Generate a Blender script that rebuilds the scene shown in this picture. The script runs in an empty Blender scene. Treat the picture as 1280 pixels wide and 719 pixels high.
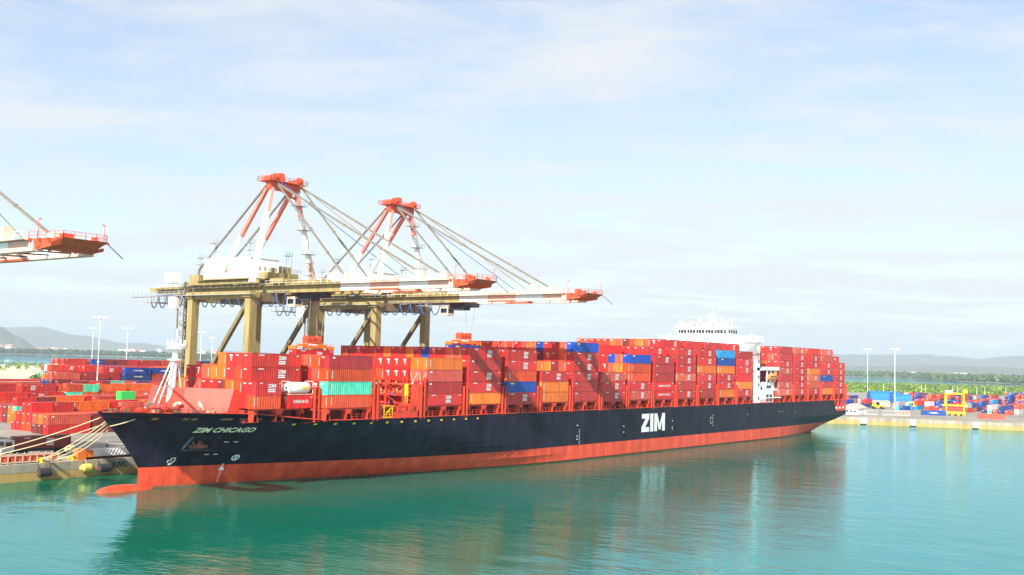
import bpy, bmesh, math, random
from mathutils import Vector, Matrix
from mathutils.bvhtree import BVHTree
random.seed(7)
C = bpy.context.scene.collection
S = bpy.context.scene
rad = math.radians

# ------------------------------------------------------------------ camera, sky, sun, exposure
CAM = Vector((-171.18, -172.36, 25.69)); YAW, PIT, ROL = .9269, .0708, .0264; FPX = 1293.0
Fw = Vector((math.sin(YAW)*math.cos(PIT), math.cos(YAW)*math.cos(PIT), math.sin(PIT)))
R0 = Vector((math.cos(YAW), -math.sin(YAW), 0)); U0 = R0.cross(Fw)
Rv = math.cos(ROL)*R0 + math.sin(ROL)*U0; Uv = -math.sin(ROL)*R0 + math.cos(ROL)*U0
cd = bpy.data.cameras.new('camera'); co = bpy.data.objects.new('camera', cd); C.objects.link(co)
M = Matrix((Rv, Uv, -Fw)).transposed().to_4x4(); M.translation = CAM; co.matrix_world = M
cd.sensor_width = 36; cd.lens = FPX/1280*36; cd.clip_start = .5; cd.clip_end = 60000
S.camera = co
def proj(p):
    d = Vector(p)-CAM; z = d.dot(Fw)
    if z <= 1: return None
    return 640+FPX*d.dot(Rv)/z, 359.5-FPX*d.dot(Uv)/z, z

SUN = Vector((-1.3, -0.42, 1.0)).normalized()            # towards the sun
ELEV = math.asin(SUN.z); AZ = math.atan2(SUN.x, SUN.y)
ld = bpy.data.lights.new('sun', 'SUN'); ld.energy = 4.9; ld.angle = rad(.5); ld.color = (1, .95, .87)
lo = bpy.data.objects.new('sun', ld); C.objects.link(lo); lo.rotation_euler = SUN.to_track_quat('Z', 'Y').to_euler()
S.view_settings.view_transform = 'Standard'; S.view_settings.look = 'None'
S.view_settings.exposure = 0.91; S.view_settings.gamma = 1; S.view_settings.use_curve_mapping = False

W = bpy.data.worlds.new('World'); S.world = W; W.use_nodes = True
nt = W.node_tree; N = nt.nodes; Lk = nt.links; N.clear()
out = N.new('ShaderNodeOutputWorld'); bg = N.new('ShaderNodeBackground'); bg.inputs[1].default_value = .108
sky = N.new('ShaderNodeTexSky'); sky.sky_type = 'NISHITA'; sky.sun_disc = False
sky.sun_elevation = ELEV; sky.sun_rotation = AZ; sky.altitude = 0; sky.air_density = 1.0; sky.dust_density = .8; sky.ozone_density = 2.2
tc = N.new('ShaderNodeTexCoord'); sep = N.new('ShaderNodeSeparateXYZ'); Lk.new(tc.outputs['Generated'], sep.inputs[0])
def wm(op, a, b=None, c=None):
    n = N.new('ShaderNodeMath'); n.operation = op
    for i, v in enumerate((a, b, c)):
        if v is None: continue
        if isinstance(v, (int, float)): n.inputs[i].default_value = v
        else: Lk.new(v, n.inputs[i])
    return n.outputs[0]
zz = wm('MAXIMUM', sep.outputs[2], 0.0); den = wm('ADD', zz, 0.10)
cx = wm('DIVIDE', sep.outputs[0], den); cy = wm('DIVIDE', sep.outputs[1], den)
ca_ = wm('SUBTRACT', wm('MULTIPLY', cx, .54), wm('MULTIPLY', cy, .84)); cb_ = wm('ADD', wm('MULTIPLY', cx, .84), wm('MULTIPLY', cy, .54))
comb = N.new('ShaderNodeCombineXYZ'); Lk.new(ca_, comb.inputs[0]); Lk.new(cb_, comb.inputs[1])
mp = N.new('ShaderNodeMapping'); mp.inputs['Scale'].default_value = (.6, 1.15, 1)
mp.inputs['Location'].default_value = (3.3, 1.2, 0)
Lk.new(comb.outputs[0], mp.inputs[0])
n1 = N.new('ShaderNodeTexNoise'); n1.inputs['Scale'].default_value = 1.7; n1.inputs['Detail'].default_value = 11; n1.inputs['Roughness'].default_value = .64; n1.inputs['Distortion'].default_value = .35
n2 = N.new('ShaderNodeTexNoise'); n2.inputs['Scale'].default_value = .33; n2.inputs['Detail'].default_value = 3
Lk.new(mp.outputs[0], n1.inputs[0]); Lk.new(mp.outputs[0], n2.inputs[0])
s = wm('ADD', wm('MULTIPLY', n1.outputs[0], .68), wm('MULTIPLY', n2.outputs[0], .32))
mr = N.new('ShaderNodeMapRange'); mr.interpolation_type = 'SMOOTHSTEP'
mr.inputs[1].default_value = .36; mr.inputs[2].default_value = .58; mr.inputs[3].default_value = .30; mr.inputs[4].default_value = .94
Lk.new(s, mr.inputs[0])
mx = N.new('ShaderNodeMixRGB'); mx.inputs[2].default_value = (4.35, 4.45, 4.55, 1)
Lk.new(mr.outputs[0], mx.inputs[0]); Lk.new(sky.outputs[0], mx.inputs[1])
Lk.new(mx.outputs[0], bg.inputs[0]); Lk.new(bg.outputs[0], out.inputs[0])

# ------------------------------------------------------------------ materials
MATS = {}
def mat(name, col, rough=.6, metal=0, noise=.0, nscale=1.0, bump=0, spec=.4, streak=0, col2=None):
    if name in MATS: return MATS[name]
    m = bpy.data.materials.new(name); m.use_nodes = True; t = m.node_tree; b = t.nodes['Principled BSDF']
    b.inputs['Base Color'].default_value = (*col, 1); b.inputs['Roughness'].default_value = rough
    b.inputs['Metallic'].default_value = metal; b.inputs['Specular IOR Level'].default_value = spec
    if noise or col2:
        g = t.nodes.new('ShaderNodeNewGeometry'); mpn = t.nodes.new('ShaderNodeMapping')
        mpn.inputs['Scale'].default_value = (1, 1, .18 if streak else 1)
        nn = t.nodes.new('ShaderNodeTexNoise'); nn.inputs['Scale'].default_value = nscale; nn.inputs['Detail'].default_value = 6; nn.inputs['Roughness'].default_value = .65
        t.links.new(g.outputs['Position'], mpn.inputs[0]); t.links.new(mpn.outputs[0], nn.inputs[0])
        r = t.nodes.new('ShaderNodeValToRGB'); t.links.new(nn.outputs[0], r.inputs[0])
        r.color_ramp.elements[0].position = .32; r.color_ramp.elements[1].position = .68
        c2 = col2 or tuple(min(1, c*(1+noise)+.02*noise) for c in col)
        c1 = col if col2 else tuple(c*(1-noise) for c in col)
        r.color_ramp.elements[0].color = (*c1, 1); r.color_ramp.elements[1].color = (*c2, 1)
        t.links.new(r.outputs[0], b.inputs['Base Color'])
        if bump:
            bp = t.nodes.new('ShaderNodeBump'); bp.inputs['Strength'].default_value = bump; bp.inputs['Distance'].default_value = .1
            t.links.new(nn.outputs[0], bp.inputs['Height']); t.links.new(bp.outputs[0], b.inputs['Normal'])
    MATS[name] = m; return m
def attr_mat(name, source, rough=.55, rib=False):
    m = bpy.data.materials.new(name); m.use_nodes = True; t = m.node_tree; b = t.nodes['Principled BSDF']
    if source == 'object':
        i = t.nodes.new('ShaderNodeObjectInfo'); cs = i.outputs['Color']
    else:
        i = t.nodes.new('ShaderNodeAttribute'); i.attribute_name = 'Col'; cs = i.outputs['Color']
    g = t.nodes.new('ShaderNodeNewGeometry'); mpn = t.nodes.new('ShaderNodeMapping'); mpn.inputs['Scale'].default_value = (1, 1, .3)
    nn = t.nodes.new('ShaderNodeTexNoise'); nn.inputs['Scale'].default_value = .9; nn.inputs['Detail'].default_value = 7; nn.inputs['Roughness'].default_value = .7
    t.links.new(g.outputs['Position'], mpn.inputs[0]); t.links.new(mpn.outputs[0], nn.inputs[0])
    mrn = t.nodes.new('ShaderNodeMapRange'); mrn.inputs[1].default_value = .3; mrn.inputs[2].default_value = .7; mrn.inputs[3].default_value = .58; mrn.inputs[4].default_value = 1.18
    t.links.new(nn.outputs[0], mrn.inputs[0])
    hs = t.nodes.new('ShaderNodeHueSaturation'); t.links.new(mrn.outputs[0], hs.inputs['Value']); t.links.new(cs, hs.inputs['Color'])
    t.links.new(hs.outputs[0], b.inputs['Base Color']); b.inputs['Roughness'].default_value = rough
    if rib:
        w = t.nodes.new('ShaderNodeTexWave'); w.inputs['Scale'].default_value = 1.1; w.bands_direction = 'X'
        t.links.new(g.outputs['Position'], w.inputs[0])
        bp = t.nodes.new('ShaderNodeBump'); bp.inputs['Strength'].default_value = .5; bp.inputs['Distance'].default_value = .05
        t.links.new(w.outputs[0], bp.inputs['Height']); t.links.new(bp.outputs[0], b.inputs['Normal'])
    MATS[name] = m; return m
white = mat('white_paint', (.8, .8, .78), .45, noise=.08, nscale=.8, streak=1)
cream = mat('cream_paint', (.62, .56, .42), .55, noise=.12, nscale=.6, streak=1)
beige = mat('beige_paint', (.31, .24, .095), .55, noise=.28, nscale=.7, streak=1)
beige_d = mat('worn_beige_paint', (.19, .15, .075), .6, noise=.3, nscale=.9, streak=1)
salmonp = mat('salmon_paint', (.74, .42, .34), .55, noise=.12, nscale=.5)  # pale salmon red, used on the boom sides and frame legs
faded = mat('sun_faded_red', (.74,.20,.15), .55, noise=.15, nscale=.6)
redp = mat('crane_red_paint', (.64, .085, .035), .5, noise=.2, nscale=.8, streak=1)
shipred = mat('ship_deck_red', (.60, .045, .018), .5, noise=.25, nscale=.8, streak=1)
deckred = mat('dark_deck_red', (.26, .03, .02), .7, noise=.3, nscale=.5)
breakred = mat('breakwater_red', (.66, .06, .035), .5, noise=.15, nscale=.5, streak=1)
orangep = mat('spreader_orange', (.72, .17, .02), .5, noise=.15, nscale=2)
yellowp = mat('safety_yellow', (.75, .50, .02), .5, noise=.1, nscale=1)
dark = mat('dark_steel', (.03, .03, .035), .6, noise=.2, nscale=2)
grey = mat('galvanised_grey', (.35, .36, .37), .5, noise=.15, nscale=1)
bluec = mat('cable_blue', (.03, .09, .22), .5)
rust = mat('rust_brown', (.12, .035, .02), .8, noise=.3, nscale=1.5)
glass = mat('dark_glass', (.02, .03, .05), .12)
rope_m = mat('rope', (.62, .50, .30), .9)
rubber = mat('rubber', (.025, .025, .03), .85, noise=.2, nscale=3)
yellowlet = mat('letter_cream', (.88, .76, .55), .5)
hullblack = mat('hull_black', (.0055, .0055, .018), .45, noise=.55, nscale=.35, streak=1, spec=.13)
hullred = mat('hull_red', (.68, .065, .022), .5, noise=.28, nscale=.45, streak=1)
hullgrow = mat('waterline_growth', (.26, .07, .035), .7, noise=.4, nscale=.8)

# ------------------------------------------------------------------ mesh helpers
class MB:
    def __init__(s): s.v = []; s.f = []; s.m = []; s.c = []; s.mi = 0; s.col = (1, 1, 1)
    def add(s, vs, fs):
        o = len(s.v); s.v += [tuple(v) for v in vs]
        for f in fs: s.f.append([i+o for i in f]); s.m.append(s.mi); s.c.append(s.col)
    def box(s, x0, x1, y0, y1, z0, z1):
        s.add([(x0,y0,z0),(x1,y0,z0),(x1,y1,z0),(x0,y1,z0),(x0,y0,z1),(x1,y0,z1),(x1,y1,z1),(x0,y1,z1)],
              [(0,3,2,1),(4,5,6,7),(0,1,5,4),(1,2,6,5),(2,3,7,6),(3,0,4,7)])
    def beam(s, a, b, w, h=None, w2=None, h2=None):
        a = Vector(a); b = Vector(b); d = (b-a).normalized(); h = h or w
        w2 = w2 or w; h2 = h2 or h
        up = Vector((0,0,1)) if abs(d.z) < .95 else Vector((0,1,0))
        r = d.cross(up).normalized(); u = r.cross(d).normalized(); vs = []
        for p, ww, hh in ((a,w,h),(b,w2,h2)):
            for i, j in ((-1,-1),(1,-1),(1,1),(-1,1)): vs.append(p+r*i*ww/2+u*j*hh/2)
        s.add(vs, [(0,1,2,3),(7,6,5,4),(0,4,5,1),(1,5,6,2),(2,6,7,3),(3,7,4,0)])
    def tube(s, a, b, r, r2=None, n=8):
        a = Vector(a); b = Vector(b); d = (b-a).normalized(); r2 = r if r2 is None else r2
        up = Vector((0,0,1)) if abs(d.z) < .95 else Vector((0,1,0))
        x = d.cross(up).normalized(); y = x.cross(d)
        vs = []
        for p, q in ((a,r),(b,r2)):
            for i in range(n): t = 2*math.pi*i/n; vs.append(p+(x*math.cos(t)+y*math.sin(t))*q)
        s.add(vs, [(i,(i+1)%n,n+(i+1)%n,n+i) for i in range(n)]+[tuple(range(n))[::-1], tuple(range(n,2*n))])
    def path(s, pts, r, n=6):
        for a, b in zip(pts, pts[1:]): s.tube(a, b, r, n=n)
    def rail(s, pts, h=1.1, r=.05, step=2.0):
        for a, b in zip(pts, pts[1:]):
            a = Vector(a); b = Vector(b); L = (b-a).length; k = max(1, int(L/step))
            for i in range(k+1): p = a.lerp(b, i/k); s.beam(p, p+Vector((0,0,h)), r*2)
            for q in (h, h*.5): s.beam(a+Vector((0,0,q)), b+Vector((0,0,q)), r*1.6)
    def build(s, name, mats, parent=None, smooth=False, loc=None, colattr=False):
        me = bpy.data.meshes.new(name)
        off = Vector(loc) if loc is not None else Vector((0,0,0))
        me.from_pydata([tuple(Vector(v)-off) for v in s.v] if loc is not None else s.v, [], s.f)
        if not isinstance(mats, (list, tuple)): mats = [mats]
        for m in mats: me.materials.append(m)
        if len(mats) > 1: me.polygons.foreach_set('material_index', s.m)
        if smooth: me.polygons.foreach_set('use_smooth', [True]*len(me.polygons))
        if colattr:
            at = me.color_attributes.new('Col', 'FLOAT_COLOR', 'CORNER'); buf = []
            for p, c in zip(me.polygons, s.c): buf += [c[0], c[1], c[2], 1.0]*p.loop_total
            at.data.foreach_set('color', buf)
        me.update()
        o = bpy.data.objects.new(name, me); C.objects.link(o)
        if parent is not None: o.parent = parent; o.location = off - WL(parent) if loc is not None else -WL(parent)
        elif loc is not None: o.location = off
        return o
def WL(o):
    v = Vector((0,0,0))
    while o is not None: v += o.location; o = o.parent
    return v
def empty(name, loc): o = bpy.data.objects.new(name, None); C.objects.link(o); o.location = loc; return o
def tag(o, label=None, cat=None, group=None, kind=None):
    if label: o['label'] = label
    if cat: o['category'] = cat
    if group: o['group'] = group
    if kind: o['kind'] = kind
    return o
def text_verts(txt, h, bold=.0, shear=0, width=None):
    """flat text outline as (verts, faces), lower left at 0,0, height h"""
    cu = bpy.data.curves.new('t', 'FONT'); cu.body = txt; cu.size = 1; cu.offset = bold; cu.shear = shear; cu.fill_mode = 'FRONT'; cu.resolution_u = 3
    ob = bpy.data.objects.new('t', cu); me = bpy.data.meshes.new_from_object(ob)
    vs = [v.co.copy() for v in me.vertices]; fs = [tuple(p.vertices) for p in me.polygons]
    bpy.data.objects.remove(ob); bpy.data.curves.remove(cu); bpy.data.meshes.remove(me)
    x0 = min(v.x for v in vs); x1 = max(v.x for v in vs); y0 = min(v.y for v in vs); y1 = max(v.y for v in vs)
    sy = h/(y1-y0); sx = sy if width is None else width/(x1-x0)
    return [((v.x-x0)*sx, (v.y-y0)*sy) for v in vs], fs
def lett_side(mb, txt, x, z, h, y, width=None, bold=.02, shear=0):
    """text on a face that looks to -Y, starting at x, bottom z"""
    vs, fs = text_verts(txt, h, bold, shear, width); mb.add([(x+a, y, z+b) for a, b in vs], fs)

# ------------------------------------------------------------------ setting: water, land, hills
def flat(name, pts, z, m, skirt=None, label=None):
    mb = MB(); n = len(pts); mb.add([(x,y,z) for x,y in pts], [tuple(range(n))])
    if skirt is not None:
        mb.add([(x,y,z) for x,y in pts]+[(x,y,skirt) for x,y in pts], [(i,n+i,n+(i+1)%n,(i+1)%n) for i in range(n)])
    o = mb.build(name, m); o['kind'] = 'structure'; return o
wm_ = bpy.data.materials.new('sea_water'); wm_.use_nodes = True; t = wm_.node_tree; b = t.nodes['Principled BSDF']
b.inputs['Roughness'].default_value = .025; b.inputs['IOR'].default_value = 1.33; b.inputs['Specular IOR Level'].default_value = .5
g = t.nodes.new('ShaderNodeNewGeometry')
def noise_node(scale, sc=(1,1,1), det=3, rough=.5, rot=0):
    m_ = t.nodes.new('ShaderNodeMapping'); m_.inputs['Scale'].default_value = sc; m_.inputs['Rotation'].default_value = (0,0,rot)
    n_ = t.nodes.new('ShaderNodeTexNoise'); n_.inputs['Scale'].default_value = scale; n_.inputs['Detail'].default_value = det; n_.inputs['Roughness'].default_value = rough
    t.links.new(g.outputs['Position'], m_.inputs[0]); t.links.new(m_.outputs[0], n_.inputs[0]); return n_
na = noise_node(.9, (1,.55,1), 4, .6, .7); nb = noise_node(.16, (1,.5,1), 3, .5, .5); nc = noise_node(.012, (1,.6,1), 3, .5, .4)
def mth(op, a, b_):
    n_ = t.nodes.new('ShaderNodeMath'); n_.operation = op
    for i, v in enumerate((a, b_)):
        if isinstance(v, (int, float)): n_.inputs[i].default_value = v
        else: t.links.new(v, n_.inputs[i])
    return n_.outputs[0]
patch = t.nodes.new('ShaderNodeMapRange'); patch.inputs[1].default_value = .35; patch.inputs[2].default_value = .65; patch.inputs[3].default_value = .35; patch.inputs[4].default_value = 1.3
t.links.new(nc.outputs[0], patch.inputs[0])
h = mth('ADD', mth('MULTIPLY', mth('MULTIPLY', na.outputs[0], .15), patch.outputs[0]), mth('MULTIPLY', nb.outputs[0], .42))
bp = t.nodes.new('ShaderNodeBump'); bp.inputs['Strength'].default_value = .42; bp.inputs['Distance'].default_value = 1.0
t.links.new(h, bp.inputs['Height']); t.links.new(bp.outputs[0], b.inputs['Normal'])
r = t.nodes.new('ShaderNodeValToRGB'); r.color_ramp.elements[0].position = .3; r.color_ramp.elements[1].position = .7
r.color_ramp.elements[0].color = (.002, .105, .032, 1); r.color_ramp.elements[1].color = (.003, .15, .12, 1)
t.links.new(nc.outputs[0], r.inputs[0])
t.nodes.remove(b); mo_ = t.nodes['Material Output']
di = t.nodes.new('ShaderNodeBsdfDiffuse'); gl = t.nodes.new('ShaderNodeBsdfGlossy'); fr_ = t.nodes.new('ShaderNodeFresnel'); ms = t.nodes.new('ShaderNodeMixShader')
fr_.inputs['IOR'].default_value = 1.9; gl.inputs['Roughness'].default_value = .012; gl.inputs['Color'].default_value = (.58, .88, 1.0, 1)
t.links.new(r.outputs[0], di.inputs['Color']); t.links.new(bp.outputs[0], gl.inputs['Normal']); t.links.new(bp.outputs[0], di.inputs['Normal']); t.links.new(bp.outputs[0], fr_.inputs['Normal'])
t.links.new(fr_.outputs[0], ms.inputs[0]); t.links.new(di.outputs[0], ms.inputs[1]); t.links.new(gl.outputs[0], ms.inputs[2]); t.links.new(ms.outputs[0], mo_.inputs[0])
flat('water', [(-3000,-9000),(21000,-9000),(21000,25000),(-3000,25000)], 0, wm_)

asphalt = mat('yard_asphalt', (.17, .16, .15), .85, nscale=.06, col2=(.33, .29, .235))
concrete = mat('quay_concrete', (.31, .265, .20), .8, noise=.35, nscale=.35, streak=1)
qface = mat('quay_face', (.36, .21, .05), .85, nscale=.35, streak=1, col2=(.46, .33, .14))
sand = mat('pale_sand', (.36, .31, .20), .9, nscale=.012, col2=(.64, .57, .46))
term = [(-1500,23.5),(312,23.5),(322,-4),(349,-72),(364,-110),(420,-250),(1000,-250),(1090,0),(880,200),(700,330),(500,500),(300,560),(235,520),(170,430),(112,378),(60,352),(-200,300),(-1500,280)]
flat('port_ground', term, 3.0, asphalt, -3)
# concrete apron and yellow fendered quay edge
mb = MB(); qe = [(-400,23.5),(312,23.5),(322,-4),(349,-72),(356,-89)]
qi = [(-400,36),(320,36),(336,0),(364,-68),(371,-86)]
for (a, b_), (c_, d_) in zip(zip(qe, qe[1:]), zip(qi, qi[1:])):
    mb.add([(a[0],a[1],3.004),(b_[0],b_[1],3.004),(d_[0],d_[1],3.004),(c_[0],c_[1],3.004)], [(0,1,2,3)])
o = mb.build('quay_apron', concrete); o['kind'] = 'structure'
mb = MB()
for a, b_ in zip(qe, qe[1:]):
    n_ = Vector((b_[1]-a[1], a[0]-b_[0], 0)).normalized()*.35
    A = Vector((*a,0))+n_; B = Vector((*b_,0))+n_
    g_ = n_*.12
    mb.mi = 0; mb.add([(A.x-g_.x,A.y-g_.y,-1),(B.x-g_.x,B.y-g_.y,-1),(B.x-g_.x,B.y-g_.y,1.7),(A.x-g_.x,A.y-g_.y,1.7)], [(0,1,2,3)])
    mb.mi = 1; mb.add([(A.x,A.y,1.7),(B.x,B.y,1.7),(B.x,B.y,3.3),(A.x,A.y,3.3),(A.x-2.2*n_.x,A.y-2.2*n_.y,3.3),(B.x-2.2*n_.x,B.y-2.2*n_.y,3.3),(A.x-g_.x,A.y-g_.y,1.7),(B.x-g_.x,B.y-g_.y,1.7)],
           [(0,1,2,3),(3,2,5,4),(6,7,1,0)])
o = mb.build('quay_edge', [qface, concrete]); o['kind'] = 'structure'
mb = MB(); mb.beam((356.3,-89.6,1.6),(400,-195,1.6), 3, 3.6); o = mb.build('quay_end_wall', rust); o['kind'] = 'structure'
flat('sand_spit', [(150,540),(225,592),(262,600),(330,660),(700,1100),(1000,1490),(760,1400),(560,1290),(440,1120),(250,900),(0,760),(-100,640)], 1.2, sand, -1)
marsh = mat('marsh_ground', (.10, .14, .05), .9, noise=.3, nscale=.02)
flat('mangrove_shore', [(860,215),(1100,0),(1120,-700),(2200,-700),(2400,300),(1900,500),(1650,460),(1350,430),(1000,420)], .9, marsh, -1)
# distant shores (strips of land) and hills, built round the bay at their true distances
def pol(px, d):
    """ground point at bearing of photo column px, d metres out"""
    a = YAW + math.atan((px-640)/FPX); return CAM.x+d*math.sin(a), CAM.y+d*math.cos(a)
def strip(name, cols, z, m):
    near = [pol(p, a) for p, a, b_ in cols]; far = [pol(p, b_) for p, a, b_ in cols]
    return flat(name, near+far[::-1], z, m, -1)
farland = mat('far_plain', (.16, .17, .10), .9, nscale=.004, col2=(.35, .30, .22))
strip('north_shore', [(-500,4700,9500),(-100,4700,9500),(100,4700,9500),(300,4300,9500),(600,4300,9500),(760,4500,9500)], 1.4, farland)
strip('east_shore', [(760,4900,9500),(1000,4400,9500),(1100,4000,9500),(1200,3300,9500),(1300,3000,9500),(1800,2900,9500)], 1.4, farland)
hillm = mat('hill_scrub', (.06, .075, .04), .95, nscale=.002, col2=(.12, .12, .07))
from mathutils import noise as mn
def hills(name, px0, px1, d0, d1, prof, seed, n=150, rows=10):
    mb = MB(); vs = []
    for i in range(n+1):
        px = px0+(px1-px0)*i/n
        for j in range(rows+1):
            d = d0+(d1-d0)*j/rows; x, y = pol(px, d)
            env = math.sin(math.pi*min(1, j/rows*1.0))**.8 if 0 < j < rows else 0
            hh = prof(px)*env*(1+.30*mn.fractal(Vector((x/900+seed, y/900, seed)), 1, 2, 5))
            vs.append((x, y, max(0, hh)))
    fs = [(i*(rows+1)+j, (i+1)*(rows+1)+j, (i+1)*(rows+1)+j+1, i*(rows+1)+j+1) for i in range(n) for j in range(rows)]
    mb.add(vs, fs); o = mb.build(name, hillm, smooth=True); o['kind'] = 'structure'
def interp(tab):
    def f(x):
        if x <= tab[0][0]: return tab[0][1]
        for (a, u), (b_, v) in zip(tab, tab[1:]):
            if x <= b_: k = (x-a)/(b_-a); k = k*k*(3-2*k); return u+(v-u)*k
        return tab[-1][1]
    return f
hills('hills', -300, 75, 7200, 9800, interp([(-300,230),(-60,200),(0,150),(25,95),(50,30),(75,0)]), 3.1)
hills('hills', -300, 700, 12000, 16500, interp([(-300,200),(0,230),(60,245),(110,205),(170,120),(240,60),(420,40),(700,60)]), 5.7)
hills('hills', 640, 1650, 12500, 18000, interp([(640,50),(850,150),(1050,240),(1120,250),(1180,225),(1280,235),(1400,270),(1650,250)]), 9.2)
hills('hills', 900, 1650, 8200, 10500, interp([(900,20),(1050,55),(1150,80),(1280,70),(1400,90),(1650,80)]), 12.2)
# haze over the bay
mb = MB(); mb.box(-2990, 20990, -8990, 24990, -1.0, 420)
hz = mb.build('haze', []); tag(hz, 'thin pale haze over the bay and far hills', 'haze', kind='stuff')
hm = bpy.data.materials.new('haze'); hm.use_nodes = True; ht = hm.node_tree; ht.nodes.clear()
ho = ht.nodes.new('ShaderNodeOutputMaterial'); pv = ht.nodes.new('ShaderNodeVolumePrincipled')
pv.inputs['Color'].default_value = (.72, .88, 1, 1); pv.inputs['Density'].default_value = 8.5e-5; pv.inputs['Anisotropy'].default_value = .05
ht.links.new(pv.outputs[0], ho.inputs['Volume']); hz.data.materials.append(hm)

# ------------------------------------------------------------------ vegetation
leafm = attr_mat('foliage', 'attr', .9)
def clump_mesh(name, pts, label, cat, seed=1, kind='stuff'):
    """pts: (x, y, z, r, colour); every clump is a ragged tuft of leaf-size quads round a lumpy core"""
    rnd = random.Random(seed); mb = MB()
    for x, y, z, r_, col in pts:
        k = int(14)
        for i in range(k):
            th = rnd.uniform(0, 2*math.pi); ph = rnd.uniform(-.5, 1); rr = r_*rnd.uniform(.55, 1.05)
            cpt = Vector((x+math.cos(th)*rr*math.sqrt(max(0, 1-ph*ph)), y+math.sin(th)*rr*math.sqrt(max(0, 1-ph*ph)), z+ph*rr*.75))
            s_ = r_*rnd.uniform(.25, .5); a = Vector((rnd.gauss(0,1), rnd.gauss(0,1), rnd.gauss(0,.6))).normalized(); b_ = a.orthogonal().normalized(); c_ = a.cross(b_)
            f_ = rnd.uniform(.65, 1.35); mb.col = (col[0]*f_, col[1]*f_, col[2]*f_)
            mb.add([cpt+b_*s_, cpt+c_*s_*.8, cpt-b_*s_, cpt-c_*s_*.8+a*s_*.3], [(0,1,2,3)])
    o = mb.build(name, leafm, colattr=True); tag(o, label, cat, kind=kind); return o
def in_poly(x, y, P):
    c_ = False
    for (x0, y0), (x1, y1) in zip(P, P[1:]+P[:1]):
        if (y0 > y) != (y1 > y) and x < (x1-x0)*(y-y0)/(y1-y0)+x0: c_ = not c_
    return c_
rnd = random.Random(4)
gc = [(.13,.24,.025), (.18,.29,.03), (.10,.18,.025), (.25,.33,.04), (.07,.13,.025)]
mp_ = [(870,205),(1090,15),(1105,-250),(1650,-250),(1800,300),(1700,450),(1350,410),(1000,400)]
pts = []
while len(pts) < 6500:
    x = rnd.uniform(860, 1800); y = rnd.uniform(-250, 460)
    if not in_poly(x, y, mp_): continue
    d = math.hypot(x-CAM.x, y-CAM.y); 
    if rnd.random() > 1-(d-1000)/1400: continue
    hmod = .5+.5*mn.noise(Vector((x/70, y/70, 0))); lum = mn.noise(Vector((x/40, y/40, 5)))
    c_ = gc[min(4, max(0, int(2+lum*6+rnd.uniform(-1,1))))]
    r_ = rnd.uniform(3.5, 7.5); pts.append((x, y, .9+r_*.2+1.8*hmod*rnd.random(), r_*.55, c_))
clump_mesh('mangrove_thicket', pts, 'bright green mangrove thicket behind the right hand container yard', 'mangroves', 2)
pts = []; gd = [(.035,.075,.03), (.05,.10,.035), (.03,.06,.03), (.07,.12,.04)]
for i in range(2600):
    px = rnd.uniform(-60, 520)
    base = interp([(-500,4700),(100,4700),(300,4300),(600,4300)])(px)
    x, y = pol(px, base+rnd.uniform(8, 160)); r_ = rnd.uniform(7, 14)
    pts.append((x, y, r_*.6+rnd.uniform(0, 8), r_, rnd.choice(gd)))
clump_mesh('shoreline_mangroves', pts, 'dark green tree belt on the far shore across the water at left', 'tree belt', 3)
pts = []
for i in range(2800):
    px = rnd.uniform(1000, 1330)
    base = interp([(1000,4400),(1100,4000),(1200,3300),(1300,3000)])(px)
    x, y = pol(px, base+rnd.uniform(8, 900)); r_ = rnd.uniform(7, 14)
    pts.append((x, y, r_*.4+rnd.uniform(0, 8), r_, rnd.choice([(.07,.13,.03),(.09,.16,.04),(.05,.10,.035)])))
clump_mesh('far_mangroves', pts, 'hazy green mangrove belt beyond the inlet at right', 'tree belt', 5)
pts = []
for cx_, cy_, rx, n_ in ((262,578,20,40),(285,600,22,40),(240,560,14,22),(560,1190,120,50),(430,1010,60,26),(250,760,40,30),(330,900,50,20),(600,1250,100,40)):
    for i in range(n_):
        a = rnd.uniform(0, 6.28); q = rnd.random()**.5
        pts.append((cx_+math.cos(a)*q*rx, cy_+math.sin(a)*q*rx, 2.0+rnd.random()*2, rnd.uniform(2, 4.2), rnd.choice(gc)))
clump_mesh('beach_scrub', pts, 'low green scrub scattered over the pale sand spit at left', 'shrubs', 6)

# far buildings
def shed(name, x, y, z, L_, Wd, H, ang, mw, mr_, label, cat, group=None, gable=.25):
    e = empty(name, (x, y, z)); e.rotation_euler[2] = ang
    w_ = MB(); w_.box(-L_/2, L_/2, -Wd/2, Wd/2, 0, H); wo = w_.build('wall', mw); wo.parent = e
    r_ = MB(); o_ = .03*L_; g_ = H*gable
    r_.add([(-L_/2-o_,-Wd/2-o_,H+.02),(L_/2+o_,-Wd/2-o_,H+.02),(L_/2+o_,Wd/2+o_,H+.02),(-L_/2-o_,Wd/2+o_,H+.02),(-L_/2-o_,0,H+g_),(L_/2+o_,0,H+g_)],
           [(0,1,5,4),(3,4,5,2),(0,4,3),(1,2,5),(0,3,2,1)])
    ro = r_.build('roof', mr_); ro.parent = e
    tag(e, label, cat, group); return e
palew = mat('pale_wall', (.75, .72, .68), .7, noise=.1, nscale=.1); roofr = mat('roof_rust', (.45, .22, .15), .8, noise=.2, nscale=.1)
rb = random.Random(9)
for i in range(20):
    px = rb.uniform(-20, 210) if i < 15 else rb.uniform(240, 300)
    x, y = pol(px, rb.uniform(5000, 6300))
    shed('far_building', x, y, 1.4, rb.uniform(30, 90), rb.uniform(16, 30), rb.uniform(22, 32), rb.uniform(0, 3), palew, rb.choice([palew, roofr]),
         'tiny pale building in the town above the tree belt across the water at left', 'building', 'far town buildings at left')
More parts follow.
